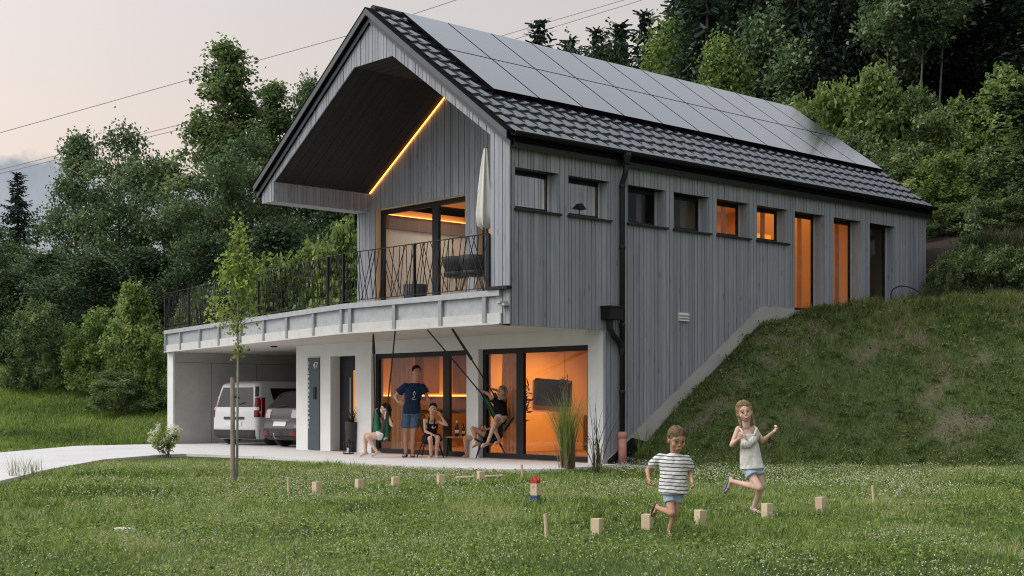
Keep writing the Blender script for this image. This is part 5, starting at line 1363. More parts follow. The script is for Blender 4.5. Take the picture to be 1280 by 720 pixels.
# ------------------------------------------------------------------ leaves, trees, shrubs
def leaf_quads(P, size, rng, up=.25, asp=.6):
    n = len(P); N = rng.normal(size=(n, 3)); N[:, 2] = np.abs(N[:, 2])+up; N /= np.linalg.norm(N, axis=1)[:, None]
    T = rng.normal(size=(n, 3)); T -= N*(T*N).sum(1)[:, None]; T /= np.linalg.norm(T, axis=1)[:, None]; B = np.cross(N, T)
    s = (size*rng.uniform(.65, 1.35, n))[:, None]
    fold = N*s*.18
    V = np.stack([P-T*s*.5, P+B*s*asp*.5+fold, P+T*s*.5, P-B*s*asp*.5+fold], 1).reshape(-1, 3)
    return V, np.arange(4*n).reshape(n, 4)
def tree_proto(seed, h, r, base, ncl, nleaf, size, shape='round', lean=.3, squash=.75, cr=None, gap=.0, limbs=26, trunk_r=.16, shoots=12):
    """returns (trunk MB, crown mesh); height h, crown radius r, crown starting at base*h"""
    rng = np.random.default_rng(seed); rnd = random.Random(seed)
    C = []
    ph = rng.uniform(0, 6.28, 4)
    while len(C) < ncl:
        t = rng.uniform(0, 1)
        if shape == 'round': R = r*max(.05, math.sin(math.pi*min(1, .08+.9*t)))**.7*(1.12-.35*t)
        elif shape == 'cone': R = r*(1-t)**.75*(.55+.45*min(1, t*5))+.05*r
        elif shape == 'dome': R = r*math.sqrt(max(0, 1-t*t))*1.0+.04*r
        else: R = r*(.35+.65*math.sin(math.pi*min(1, t*1.02)))*(1.05-.5*t)
        a = rng.uniform(0, 6.28)
        R *= 1+.22*math.sin(2*a+ph[0]+3*t)+.16*math.sin(3*a+ph[1]-5*t)+.12*math.sin(7*t+ph[2])
        q = rng.uniform(.12, 1)**.55 if shape != 'dome' else rng.uniform(.15, 1)**.45
        C.append((R*q*math.cos(a), R*q*math.sin(a), h*(base+(1-base)*t)))
    C = np.array(C)
    cs = (cr or r*.2)*rng.uniform(.6, 1.35, ncl)
    per = np.maximum(4, (nleaf*cs**2/np.sum(cs**2)).astype(int))
    P = []; tone = []
    for c, s, k in zip(C, cs, per):
        d = rng.normal(size=(k, 3))*np.array([1, 1, squash])*s*.55
        rad = math.hypot(c[0], c[1])+1e-6
        d[:, 2] -= .25*(d[:, 0]*c[0]/rad+d[:, 1]*c[1]/rad)*1.0
        P.append(c+d); tone.append(np.clip(rng.normal(.48, .2)+rng.normal(0, .17, k), 0, 1))
    for j in range(shoots):              # long shoots breaking the outline
        c = C[rng.integers(ncl)]; out = np.array([c[0], c[1], 0.0]); out /= np.linalg.norm(out)+1e-6
        d = out*rng.uniform(0, .8)+np.array([0, 0, rng.uniform(.5, 1.2)]); d /= np.linalg.norm(d); L_ = h*rng.uniform(.06, .13)
        kk = 26; q = c+d*(cs.mean()*.3)+d*L_*np.linspace(0, 1, kk)[:, None]+rng.normal(size=(kk, 3))*size*.35; P.append(q); tone.append(np.clip(rng.normal(.62, .12)+rng.normal(0, .1, kk), 0, 1))
    P = np.concatenate(P); tone = np.concatenate(tone)
    keep = P[:, 2] > .02*h; P = P[keep]; tone = tone[keep]
    V, F = leaf_quads(P, size, rng)
    me = np_mesh('crown', V, [F], np.repeat(tone, 4))
    tb = MB()
    if trunk_r:
        pts = []; x = y = 0
        for i in range(7):
            t = i/6; pts.append((x, y, h*.93*t)); x += rnd.uniform(-1, 1)*h*.012; y += rnd.uniform(-1, 1)*h*.012
        tb.tube(pts, [trunk_r*(1-t*.9)*(1.25 if t == 0 else 1) for t in [i/6 for i in range(7)]], 8)
        for c in C[rng.choice(ncl, min(limbs, ncl), replace=False)]:
            z0 = max(h*base*.7, c[2]-math.hypot(c[0], c[1])*rnd.uniform(.5, 1.0)); k = min(5, int(z0/(h*.93)*6)); fx = pts[k]
            a = Vector((fx[0], fx[1], z0)); b = Vector(c); m_ = (a+b)/2+Vector((0, 0, -.08*(b-a).length))
            tb.tube([a, m_, b], [trunk_r*.35*(1-z0/h*.6), trunk_r*.22, trunk_r*.06], 5, False)
    else:
        for c in C[rng.choice(ncl, min(limbs, ncl), replace=False)]:
            a = Vector((c[0]*.12, c[1]*.12, 0)); b = Vector(c); m_ = (a+b)/2+Vector((0, 0, .1*h))
            tb.tube([a, m_, b], [.03, .02, .006], 5, False)
    return tb, me
def spruce_proto(seed, h, r, dens=1.0):
    rng = np.random.default_rng(seed); A = []; B = []; W = []; tone = []
    tb = MB(); tb.tube([(0, 0, 0), (0, 0, h*.5), (0, 0, h*.98)], [.2, .12, .02], 7)
    z = h*.06
    while z < h*.985:
        t = z/h; Lb = r*(1-t)**.82*(.85+.3*rng.random())+.12; nb = 6 if t < .8 else 5
        for k in range(nb):
            a = rng.uniform(0, 6.28); L_ = Lb*rng.uniform(.55, 1.15); dr = rng.uniform(.12, .5)*(1-t*.9)
            d = np.array([math.cos(a), math.sin(a), 0]); s_ = np.array([-d[1], d[0], 0])
            n = max(4, int(L_*7*dens)); ton = np.clip(rng.normal(.45, .2), 0, 1)
            for i in range(n):
                f = (i+.5)/n; p = d*L_*f+np.array([0, 0, z-dr*L_*f*f*.9+.16*L_*f**3])
                for sg in (-1, 1):
                    ln = (.38*(1-f*.6)+.1)*min(1, L_/1.0+.25); q = p+s_*sg*ln*.75+d*ln*.35+np.array([0, 0, -ln*rng.uniform(.2, .75)])
                    A.append(p); B.append(q); W.append(.075+.06*rng.random()); tone.append(ton+rng.normal(0, .1))
            A.append(p); B.append(p+d*.3+np.array([0, 0, .05])); W.append(.08); tone.append(ton+.1)
        z += .30*(1-.45*t)
    A = np.array(A); B = np.array(B); W = np.array(W)[:, None]; n = len(A); D = B-A
    S = np.cross(D, rng.normal(size=(n, 3))); S /= np.linalg.norm(S, axis=1)[:, None]+1e-9
    V = np.stack([A-S*W*.4, A+S*W*.4, B+S*W*.35-D*.1, B-S*W*.35], 1).reshape(-1, 3)
    me = np_mesh('crown', V, [np.arange(4*n).reshape(n, 4)], np.clip(np.repeat(tone, 4), 0, 1))
    return tb, me
M['bark'] = plain('grey_brown_bark', (.06, .05, .042), .9, .3, 5, bmp=.5)
M['birch_bark'] = plain('dim_birch_bark', (.15, .14, .125), .85, .5, 2, bmp=.4)
M['pale_bark'] = plain('pale_birch_bark', (.30, .28, .25), .85, .35, 3, bmp=.4)
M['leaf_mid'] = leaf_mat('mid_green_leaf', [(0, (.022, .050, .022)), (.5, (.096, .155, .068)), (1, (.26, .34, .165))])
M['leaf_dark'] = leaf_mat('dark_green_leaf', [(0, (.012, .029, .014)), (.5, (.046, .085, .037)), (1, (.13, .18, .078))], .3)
M['leaf_fresh'] = leaf_mat('fresh_green_leaf', [(0, (.045, .085, .022)), (.5, (.16, .235, .07)), (1, (.38, .45, .17))], .45)
M['leaf_bush'] = leaf_mat('hedge_leaf', [(0, (.03, .058, .022)), (.5, (.115, .175, .066)), (1, (.30, .36, .16))], .4)
M['leaf_yellow'] = leaf_mat('yellow_green_leaf', [(0, (.10, .155, .03)), (.5, (.25, .33, .08)), (1, (.46, .52, .18))], .45)
M['needle'] = leaf_mat('dark_needle', [(0, (.008, .018, .012)), (.5, (.018, .035, .022)), (1, (.036, .058, .032))], .15)
PROTO = {}
def proto(key, tb, me, hw, bark, leaf): PROTO[key] = (tb, me, hw, bark, leaf, [None, None])
proto('broad1', *tree_proto(1, 10, 3.6, .2, 100, 15000, .19, 'round', cr=.62), (10, 7.2), 'bark', 'leaf_mid')
proto('broad2', *tree_proto(2, 10, 3.2, .15, 100, 15000, .19, 'oval', cr=.62), (10, 6.4), 'bark', 'leaf_mid')
proto('tall1', *tree_proto(3, 14, 2.6, .06, 170, 24000, .19, 'cone', cr=.52), (14, 5.0), 'pale_bark', 'leaf_bush')
proto('dark1', *tree_proto(4, 8, 3.2, .02, 120, 17000, .22, 'oval', cr=.8), (8, 6.4), 'bark', 'leaf_dark')
proto('dark2', *tree_proto(5, 8, 3.4, .02, 120, 17000, .22, 'round', cr=.8), (8, 6.6), 'bark', 'leaf_dark')
proto('bush1', *tree_proto(6, 4, 2.0, .02, 100, 10500, .17, 'dome', cr=.38, trunk_r=0, shoots=70), (4, 4.2), 'bark', 'leaf_fresh')
proto('bush2', *tree_proto(7, 4, 1.9, .02, 85, 10000, .17, 'oval', cr=.40, trunk_r=0, shoots=70), (4, 4.0), 'bark', 'leaf_fresh')
proto('bush3', *tree_proto(8, 4, 2.0, .02, 100, 11000, .15, 'dome', cr=.37, trunk_r=0, shoots=60), (4, 4.2), 'bark', 'leaf_bush')
M['leaf_shade'] = leaf_mat('forest_shade_leaf', [(0, (.005, .011, .007)), (.5, (.011, .022, .012)), (1, (.024, .042, .018))], .2)  # much darker leaf copy: forest shade is put into the colour
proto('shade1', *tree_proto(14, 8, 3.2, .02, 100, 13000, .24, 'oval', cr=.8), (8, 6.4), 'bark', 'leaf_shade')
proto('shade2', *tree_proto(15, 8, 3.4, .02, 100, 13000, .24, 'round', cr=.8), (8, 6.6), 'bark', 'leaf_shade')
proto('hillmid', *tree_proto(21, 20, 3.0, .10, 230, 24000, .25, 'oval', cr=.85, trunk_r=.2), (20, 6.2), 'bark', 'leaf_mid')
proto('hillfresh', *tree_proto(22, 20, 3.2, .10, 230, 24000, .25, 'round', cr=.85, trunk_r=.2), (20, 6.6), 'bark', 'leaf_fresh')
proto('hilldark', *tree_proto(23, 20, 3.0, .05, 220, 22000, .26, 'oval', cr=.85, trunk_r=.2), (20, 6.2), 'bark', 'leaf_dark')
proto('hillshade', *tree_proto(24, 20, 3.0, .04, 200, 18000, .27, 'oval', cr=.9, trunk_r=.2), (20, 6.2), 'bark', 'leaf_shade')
proto('light1', *tree_proto(9, 10, 3.4, .12, 130, 20000, .2, 'round', cr=.75), (10, 6.8), 'bark', 'leaf_fresh')
proto('birch', *tree_proto(10, 16, 2.6, .66, 50, 6000, .2, 'oval', cr=.6, trunk_r=.11), (16, 5.2), 'birch_bark', 'leaf_mid')
proto('spruce1', *spruce_proto(11, 14, 2.7), (14, 5.0), 'bark', 'needle')
proto('spruce2', *spruce_proto(12, 14, 2.3, 1.1), (14, 4.3), 'bark', 'needle')
def plant(key, name, u, Z, top, wpx, label, cat, group, minz=None):
    tb, me, (ph, pw_), bark, leaf, cache = PROTO[key]
    p = on_terrain(u, Z); ztop = CAM[2]+(V0-top)*Z/FPX; h = max(.8, ztop-p.z)
    t = thing(name, label, cat, p, random.uniform(0, 6.28), group)
    w = wpx*Z/FPX/pw_; t.scale = (w, w, h/ph)
    if cache[0] is None:
        cache[0] = tb.build('stems' if 'bush' in key else 'trunk', M[bark], t, True, clean=False); cache[1] = link_mesh('crown' if 'bush' not in key else 'foliage', me, M[leaf], t)
    else:
        for c in cache: o = c.copy(); COL.objects.link(o); o.parent = t
    return t
G1 = 'trees beyond the carport'; G2 = 'shrubs on the left meadow edge'; G3 = 'shrubs behind the roof terrace railing'
plant('spruce1', 'spruce_tree', 22, 80, 212, 105, 'dark spruce at the far left, standing alone against the sky', 'tree', G1)
plant('broad2', 'broadleaf_tree', 97, 64, 176, 135, 'dark leafy tree with pointed top right of the lone spruce', 'tree', G1)
plant('broad1', 'broadleaf_tree', 148, 60, 166, 160, 'wide leafy tree with the sky showing through its middle, left of the tallest one', 'tree', G1)
plant('broad2', 'broadleaf_tree', 205, 63, 204, 120, 'lower leafy tree between the wide tree and the tallest tree', 'tree', G1)
plant('tall1', 'tall_tree', 283, 58, 48, 165, 'tallest tree on the left, narrow topped, crossed by the power line', 'tree', G1)
plant('tall1', 'tall_tree', 342, 61, 100, 140, 'second tall tree, just right of the tallest one', 'tree', G1)
plant('broad2', 'broadleaf_tree', 385, 62, 108, 110, 'leafy tree partly hidden by the left eave', 'tree', G1)
for (u, Z, tp, w, k, lab) in ((315, 54, 175, 170, 'broad1', 'broad leafy tree in front of the two tall trees'), (250, 55, 225, 130, 'broad1', 'leafy tree left below the tallest tree'), (-15, 60, 285, 150, 'broad1', 'dark leafy tree cut by the left edge of the photo'),
      (430, 53, 235, 130, 'dark1', 'dark tree seen under the left eave box'), (62, 53, 322, 150, 'dark2', 'dark rounded tree below the lone spruce'), (180, 51, 318, 165, 'dark1', 'dark tree below the wide leafy tree'), (262, 49, 300, 140, 'dark2', 'dark tree directly behind the young tree on the lawn'), (345, 48.5, 285, 150, 'dark1', 'dark tree behind the middle railing post'),
      (412, 48, 300, 120, 'dark2', 'dark tree behind the kink of the railing'), (112, 49, 325, 150, 'dark2', 'dark tree above the two rounded meadow shrubs'), (12, 49, 345, 110, 'dark1', 'low dark tree at the left edge above the round shrub')):
    plant(k, 'broadleaf_tree', u, Z, tp, w, lab, 'tree', G1)
for (u, Z, tp, w, k, lab) in ((46, 44, 386, 90, 'bush3', 'round clipped looking green shrub at the left meadow edge'), (122, 43.5, 392, 95, 'bush1', 'loose green shrub right of the round shrub'), (168, 42, 366, 105, 'bush2', 'tallest light green shrub beside the carport corner'), (196, 41, 425, 62, 'bush1', 'small light green shrub touching the carport wall'), (86, 45, 415, 70, 'bush3', 'small dark shrub in the gap behind the round and the loose shrub'), (150, 40.5, 468, 90, 'bush3', 'low shrub at the foot of the tall light green one')):
    plant(k, 'shrub', u, Z, tp, w, lab, 'shrub', G2)
for (u, Z, tp, w, k, lab) in ((337, 42.5, 338, 130, 'bush2', 'fresh green shrub behind the railing, right of the young tree top'), (388, 42, 316, 150, 'bush1', 'largest fresh green shrub behind the railing'), (432, 41.5, 300, 130, 'bush2', 'tall yellowish shrub behind the railing at the house wall'), (292, 43, 352, 110, 'bush3', 'dim shrub behind the railing at the young tree'), (243, 44, 372, 90, 'bush3', 'dim shrub behind the left end of the railing')):
    plant(k, 'shrub', u, Z, tp, w, lab, 'shrub', G3)
G4 = 'forest trees on the hill'; G5 = 'shrubs on the slope right of the house'
sk = ((675, 88, 14, 62, 'small lone spruce just above the solar panels'), (712, 87, 40, 52, 'spruce second from left on the skyline above the roof'), (746, 85, 28, 60, 'spruce third from left on the skyline above the roof'), (776, 83, 20, 62, 'spruce fourth from left on the skyline above the roof'), (806, 81, 6, 64, 'spruce behind the bright rounded tree'))
for i, (u, Z, tp, w, lab) in enumerate(sk): plant('spruce%d' % (1+i % 2), 'spruce_tree', u, Z, tp, w*2.7, lab, 'tree', G4)
rs = random.Random(5)
k = 0
for row, (Z0_, du) in enumerate(((86, 46), (74, 50), (66, 54))):
    u = 850+row*22
    while u < 1340:
        plant('spruce%d' % (1+(k % 2)), 'spruce_tree', u+rs.uniform(-12, 12), Z0_+rs.uniform(-3, 3), (rs.uniform(-95, -45) if u < 1010 else rs.uniform(-130, -70)), rs.uniform(150, 210), 'tall dark spruce in the dense shaded forest on the hill', 'tree', 'dark forest spruces')
        u += du; k += 1
for (u, Z, tp, w, kk, lab) in ((838, 70, 34, 135, 'hillfresh', 'bright rounded tree rising just above the roof ridge'), (765, 76, 58, 120, 'hilldark', 'low dark tree at the ridge left of the bright rounded tree'), (905, 62, 58, 130, 'hillfresh', 'pale green tree right of the bright rounded tree, at the roof ridge'), (950, 64, 30, 140, 'hillmid', 'mid green tree before the dark spruces, upper middle of the hill'), (880, 67, -10, 150, 'hilldark', 'dark broadleaf tree behind the pale green ones'),
      (1000, 59, 60, 150, 'hillmid', 'mid green tree with visible trunk at the far roof corner'), (1010, 66, -30, 160, 'hillmid', 'taller mid green tree behind the far roof corner'), (720, 80, 70, 120, 'hilldark', 'low dark tree between skyline spruces and roof')):
    plant(kk, 'broadleaf_tree', u, Z, tp, w, lab, 'tree', G4)
for (u, Z, tp, w, lab) in ((1147, 55, -90, 150, 'pale trunked birch above the slope shrubs, middle of three'), (1172, 56, -110, 150, 'pale trunked birch above the slope shrubs, rightmost of three'), (1118, 56.5, -85, 150, 'pale trunked birch above the slope shrubs, leftmost of three')):
    plant('birch', 'birch_tree', u, Z, tp, w, lab, 'tree', 'birches at the forest edge')
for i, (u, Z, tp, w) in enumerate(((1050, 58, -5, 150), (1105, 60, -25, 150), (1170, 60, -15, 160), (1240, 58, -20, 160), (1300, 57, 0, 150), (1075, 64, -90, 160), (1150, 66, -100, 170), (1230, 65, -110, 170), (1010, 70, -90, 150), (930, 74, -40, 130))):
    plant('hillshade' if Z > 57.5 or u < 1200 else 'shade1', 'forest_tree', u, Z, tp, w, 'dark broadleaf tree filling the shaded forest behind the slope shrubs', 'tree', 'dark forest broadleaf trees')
for (u, Z, tp, w, kk, lab) in ((1042, 42, 116, 150, 'bush1', 'leftmost shrub of the slope, peeping over the far roof edge'), (1096, 42.5, 100, 140, 'bush2', 'yellowish topped shrub, second from the left on the slope'), (1150, 42, 122, 115, 'bush3', 'dim shrub in the middle of the slope top'), (1203, 42, 132, 105, 'bush1', 'shrub third from the right at the slope top'), (1252, 41, 98, 115, 'bush2', 'tall yellowish shrub near the right edge, slope top'), (1297, 40, 90, 110, 'bush1', 'tall shrub cut by the right edge, slope top'),
      (1078, 39.5, 175, 115, 'bush3', 'dark shrub close behind the roof slope'), (1132, 39, 188, 120, 'bush3', 'shrub behind the far gutter corner'), (1188, 38, 196, 120, 'bush1', 'middle row shrub above the thin young tree'), (1243, 38, 190, 120, 'bush3', 'middle row shrub right of the thin young tree'), (1296, 37.5, 185, 115, 'bush3', 'middle row shrub cut by the right edge'),
      (1180, 36.3, 268, 75, 'bush3', 'low shrub beside the far house corner'), (1230, 36, 258, 90, 'bush3', 'low shrub behind the thin young tree'), (1283, 36, 255, 95, 'bush3', 'low shrub at the right edge above the bank'),
      (1180, 30.9, 322, 50, 'bush3', 'small shrub at ground level right beside the house corner'), (1206, 31.3, 312, 58, 'bush3', 'small shrub at ground level left of the thin young tree stem'), (1247, 31.1, 314, 70, 'bush3', 'small shrub at ground level right of the thin young tree stem'), (1284, 30.9, 316, 70, 'bush3', 'small shrub at ground level at the right photo edge')):
    plant(kk, 'shrub', u, Z, tp, w, lab, 'shrub', G5)
for (u, Z, tp, w) in ((1420, 33, -60, 300), (1540, 36, -120, 330), (1480, 44, -150, 330), (1640, 30, -60, 300), (1400, 52, -150, 260)):  # out of view, added to block low sky light from the long wall
    plant('hillshade', 'forest_tree', u, Z, tp, w, 'unseen dark broadleaf tree added past the right edge to shade the long wall', 'tree', 'unseen trees added on the right for shade')
# slim young tree on the plateau (right)
def slim_tree(u, Z, v_base, top, clumps, label, nleaf, size, leaf, stake=None, r0=.022):
    p = ground(u, v_base) if Z is None else on_terrain(u, Z)
    Z = depth(p.x, p.y); f = Fig(u, V0+(CAM[2]-p.z)*FPX/Z, Z, p)
    t = thing('young_tree', label, 'tree', p, ANG)
    rng = np.random.default_rng(int(u)); h = (f.v-top)*f.k
    tb = MB(); tb.tube([(0, 0, -.05), f(u+1, f.v-.3*(f.v-top)), f(u+1.5, f.v-.65*(f.v-top)), f(u+3, top)], [r0, r0*.8, r0*.5, .003], 8)
    P = []; tone = []; root = f(u+1.2, f.v-.45*(f.v-top))
    for (cu, cv, ru, rv, k) in clumps:
        for j in range(k):
            pass
        k = int(k*.95); ns = max(5, k//34)
        for s_ in range(ns):
            c = f(cu+rng.normal()*ru*.46, cv+rng.normal()*rv*.62, rng.normal()*ru*.5*f.k)
            zt_ = max(.3, c.z-.25*abs(c.x)-.15); st_ = f(u+1.5, f.v-zt_/f.k)
            tb.tube([st_, (st_+c)/2+Vector((0, 0, .03)), c], [.007, .005, .002], 4, False)
            kk = k//ns; d = rng.normal(size=(kk, 3))*np.array([.075, .075, .10])*(1.05 if ru > 9 else .8)
            P.append(np.array(c)+d); tone.append(np.clip(rng.normal(.5, .15)+rng.normal(0, .15, kk), 0, 1))
    tb.build('trunk', M['pale_bark'], t, True, clean=False)
    P = np.concatenate(P); V, F = leaf_quads(P, size, rng, .2, .8)
    link_mesh('crown', np_mesh('crown', V, [F], np.repeat(np.concatenate(tone), 4)), M[leaf], t)
    return f, t
f, t = slim_tree(296, None, 602, 272, [(298, 300, 7, 14, 230), (296, 325, 13, 12, 330), (297, 348, 17, 12, 420), (285, 340, 8, 12, 140), (313, 340, 8, 9, 140), (297, 368, 10, 12, 170), (276, 388, 12, 10, 160), (318, 392, 10, 7, 70), (296, 405, 7, 12, 90), (297, 440, 5, 7, 60), (299, 280, 3, 5, 30)], 'slim young tree with sparse yellow green leaves standing alone on the lawn', 900, .062, 'leaf_yellow')
stake = MB(); p = ground(291, 602); Zs = depth(p.x, p.y); stake.tube([(0, 0, -.1), (0, 0, 130*Zs/FPX)], [.036, .034], 10); stake.build('cap', M['pale_wood']) if False else None
o = stake.build('tree_stake', plain('weathered_stake', (.27, .22, .18), .85, .25, 9)); o.location = p; o.rotation_euler = (.0, -.004, 0); props(o, 'round timber stake supporting the young tree on the lawn', 'stake')
tie = MB(p); tie.tube([p+Vector((0, 0, 1.25)), p+Vector((.04*RX, .04*RY, 1.27)), p+Vector((.1*RX, .1*RY, 1.25))], .016, 6); o = tie.build('tree_tie', M['strap']); o.location = p; props(o, 'dark tie strap between stake and young tree', 'strap')
slim_tree(1217, 33.2, 372, 252, [(1215, 275, 12, 10, 260), (1213, 300, 17, 12, 380), (1216, 318, 16, 8, 300), (1222, 260, 7, 8, 90)], 'thin stemmed young tree on the bank crest right of the house', 600, .075, 'leaf_mid', r0=.03)

# ------------------------------------------------------------------ garden plants near the terrace
def blade_set(n, rng, rad, h, w, lean, droop, rnd_range=(0, 1), base_z=0.0, seg=5):
    az = rng.uniform(0, 6.283, n); rr = rad*np.sqrt(rng.uniform(0, 1, n)); a2 = rng.uniform(0, 6.283, n)
    p = np.stack([rr*np.cos(a2), rr*np.sin(a2), np.full(n, base_z)], 1)
    el = math.pi/2-rng.uniform(lean[0], lean[1], n); L_ = h*rng.uniform(.6, 1.1, n); dr = rng.uniform(droop[0], droop[1], n)
    d = np.stack([np.cos(az), np.sin(az), 0*az], 1); s_ = np.stack([-np.sin(az), np.cos(az), 0*az], 1)
    V = np.zeros((n, 2*(seg+1), 3)); ww = w*rng.uniform(.7, 1.3, n)
    for i in range(seg+1):
        t = i/seg; k = (ww*(1-t**2)*(.7+.3*min(1, 3*t))+.0006)[:, None]
        V[:, 2*i] = p-s_*k/2; V[:, 2*i+1] = p+s_*k/2
        el = el-dr/seg*(.3+1.4*t); p = p+(d*np.cos(el)[:, None]+np.array([0, 0, 1])*np.sin(el)[:, None])*(L_/seg)[:, None]
    b = (np.arange(n)*2*(seg+1))[:, None]
    F = np.concatenate([np.concatenate([b+2*i, b+2*i+1, b+2*i+3, b+2*i+2], 1) for i in range(seg)])
    return V.reshape(-1, 3), F, np.repeat(rng.uniform(*rnd_range, n), 2*(seg+1))
M['reed'] = leaf_mat('reed_leaf', [(0, (.12, .17, .04)), (.6, (.28, .36, .10)), (.8, (.2, .2, .08)), (1, (.3, .25, .15))], .3)
M['straw'] = leaf_mat('dry_straw', [(0, (.16, .115, .07)), (1, (.33, .25, .16))], .2)
rng = np.random.default_rng(31)
p = gp(709, 586, .03); og = thing('ornamental_grass', 'tall bushy green grass clump with dry stems before the right terrace window', 'plant', p)
V, F, r_ = blade_set(240, rng, .10, 1.36, .014, (0, .14), (.1, 1.1)); link_mesh('foliage', np_mesh('foliage', V, [F], r_), M['reed'], og)
V, F, r_ = blade_set(200, rng, .14, .55, .010, (0, .3), (0, .3)); link_mesh('dry_stems', np_mesh('stems', V, [F], r_), M['straw'], og)
p = gp(746, 590, .0); og = thing('reed_plant', 'thin sparse reed stalks with arching leaves before the white pillar', 'plant', p)
V, F, r_ = blade_set(26, rng, .10, 1.25, .016, (.02, .5), (.1, 1.2), (0, .6)); link_mesh('foliage', np_mesh('foliage', V, [F], r_), M['yucca'], og)
V, F, r_ = blade_set(26, rng, .15, .6, .008, (0, .3), (0, .4)); link_mesh('dry_stems', np_mesh('stems', V, [F], r_), M['straw'], og)
p = gp(207, 571.5, .0); hy = thing('hydrangea', 'pale flowering hydrangea bush at the driveway edge by the carport wall', 'shrub', p, ANG)
fh = Fig(207, 571.5, depth(p.x, p.y)); hy.scale = (.85, .85, .85); m_ = MB(); lp_ = []; fl = []
for (u, v) in ((198, 526), (189, 537), (186, 547), (195, 533), (212, 530), (216, 527), (221, 529), (226, 532), (208, 540), (216, 538), (203, 548), (222, 541), (211, 546), (188, 541), (219, 533)):
    q = fh(u, v, random.uniform(-.2, .2)); m_.tube([(random.uniform(-.12, .12), random.uniform(-.1, .1), -.02), q*.55+Vector((0, 0, .03)), q], [.008, .006, .004], 5, False)
    fl.append(q)
    for k in range(24): s = random.uniform(.35, .95); lp_.append(q*s+Vector((random.gauss(0, .05), random.gauss(0, .05), random.gauss(0, .035))))
m_.build('stems', M['bark'], hy, clean=False)
V, F = leaf_quads(np.array(lp_), .085, rng, .5, .7); link_mesh('foliage', np_mesh('foliage', V, [F], np.repeat(rng.uniform(0, 1, len(lp_)), 4)), M['leaf_yellow'], hy)
fp = np.concatenate([np.array(q)+rng.normal(size=(60, 3))*np.array([.038, .038, .05]) for q in fl])
V, F = leaf_quads(fp, .034, rng, .1, .9); link_mesh('blossoms', np_mesh('blossoms', V, [F], np.repeat(rng.uniform(0, 1, len(fp)), 4)), leaf_mat('cream_petal', [(0, (.55, .56, .42)), (1, (.78, .77, .68))], .3), hy)

# ------------------------------------------------------------------ grass
def blades(P, h, w, rng, lean=.45, rnd=None):
    n = len(P); az = rng.uniform(0, 6.283, n); f = rng.uniform(0, 6.283, n); ln = np.abs(rng.normal(0, lean, n))
    s_ = np.stack([np.cos(f), np.sin(f), 0*f], 1)*(w*rng.uniform(.6, 1.4, n)/2)[:, None]
    d = np.stack([np.cos(az)*np.sin(ln), np.sin(az)*np.sin(ln), np.cos(ln)], 1); L_ = (h*rng.uniform(.5, 1.3, n))[:, None]
    m_ = P+d*L_*.55; d2 = d+np.stack([np.cos(az), np.sin(az), -.8+0*az], 1)*(.35+ln[:, None]*.5); tip = m_+d2/np.linalg.norm(d2, axis=1)[:, None]*L_*.5
    V = np.stack([P-s_, P+s_, m_+s_*.8, m_-s_*.8, tip], 1).reshape(-1, 3)
    b = (np.arange(n)*5)[:, None]
    return V, np.concatenate([b, b+1, b+2, b+3], 1), np.concatenate([b+3, b+2, b+4], 1), np.repeat(rnd, 5)
def sample_view(n, Za, Zb, umin, umax, rng, power=2.0):
    """ground points spread evenly over what can be seen between two distances"""
    if power == 2: Z = 1/(1/Zb+(1/Za-1/Zb)*rng.uniform(0, 1, n))
    else: Z = np.sqrt(Za**2+(Zb**2-Za**2)*rng.uniform(0, 1, n))
    X = (rng.uniform(umin, umax, n)-U0)/FPX*Z
    return CAM[0]+X*RX+Z*FX, CAM[1]+X*RY+Z*FY, Z
M['grass'] = leaf_mat('lawn_blade', [(0, (.03, .055, .012)), (.4, (.15, .225, .046)), (.65, (.27, .36, .086)), (.85, (.36, .42, .16)), (1, (.46, .42, .24))], .4)
rng = np.random.default_rng(77)
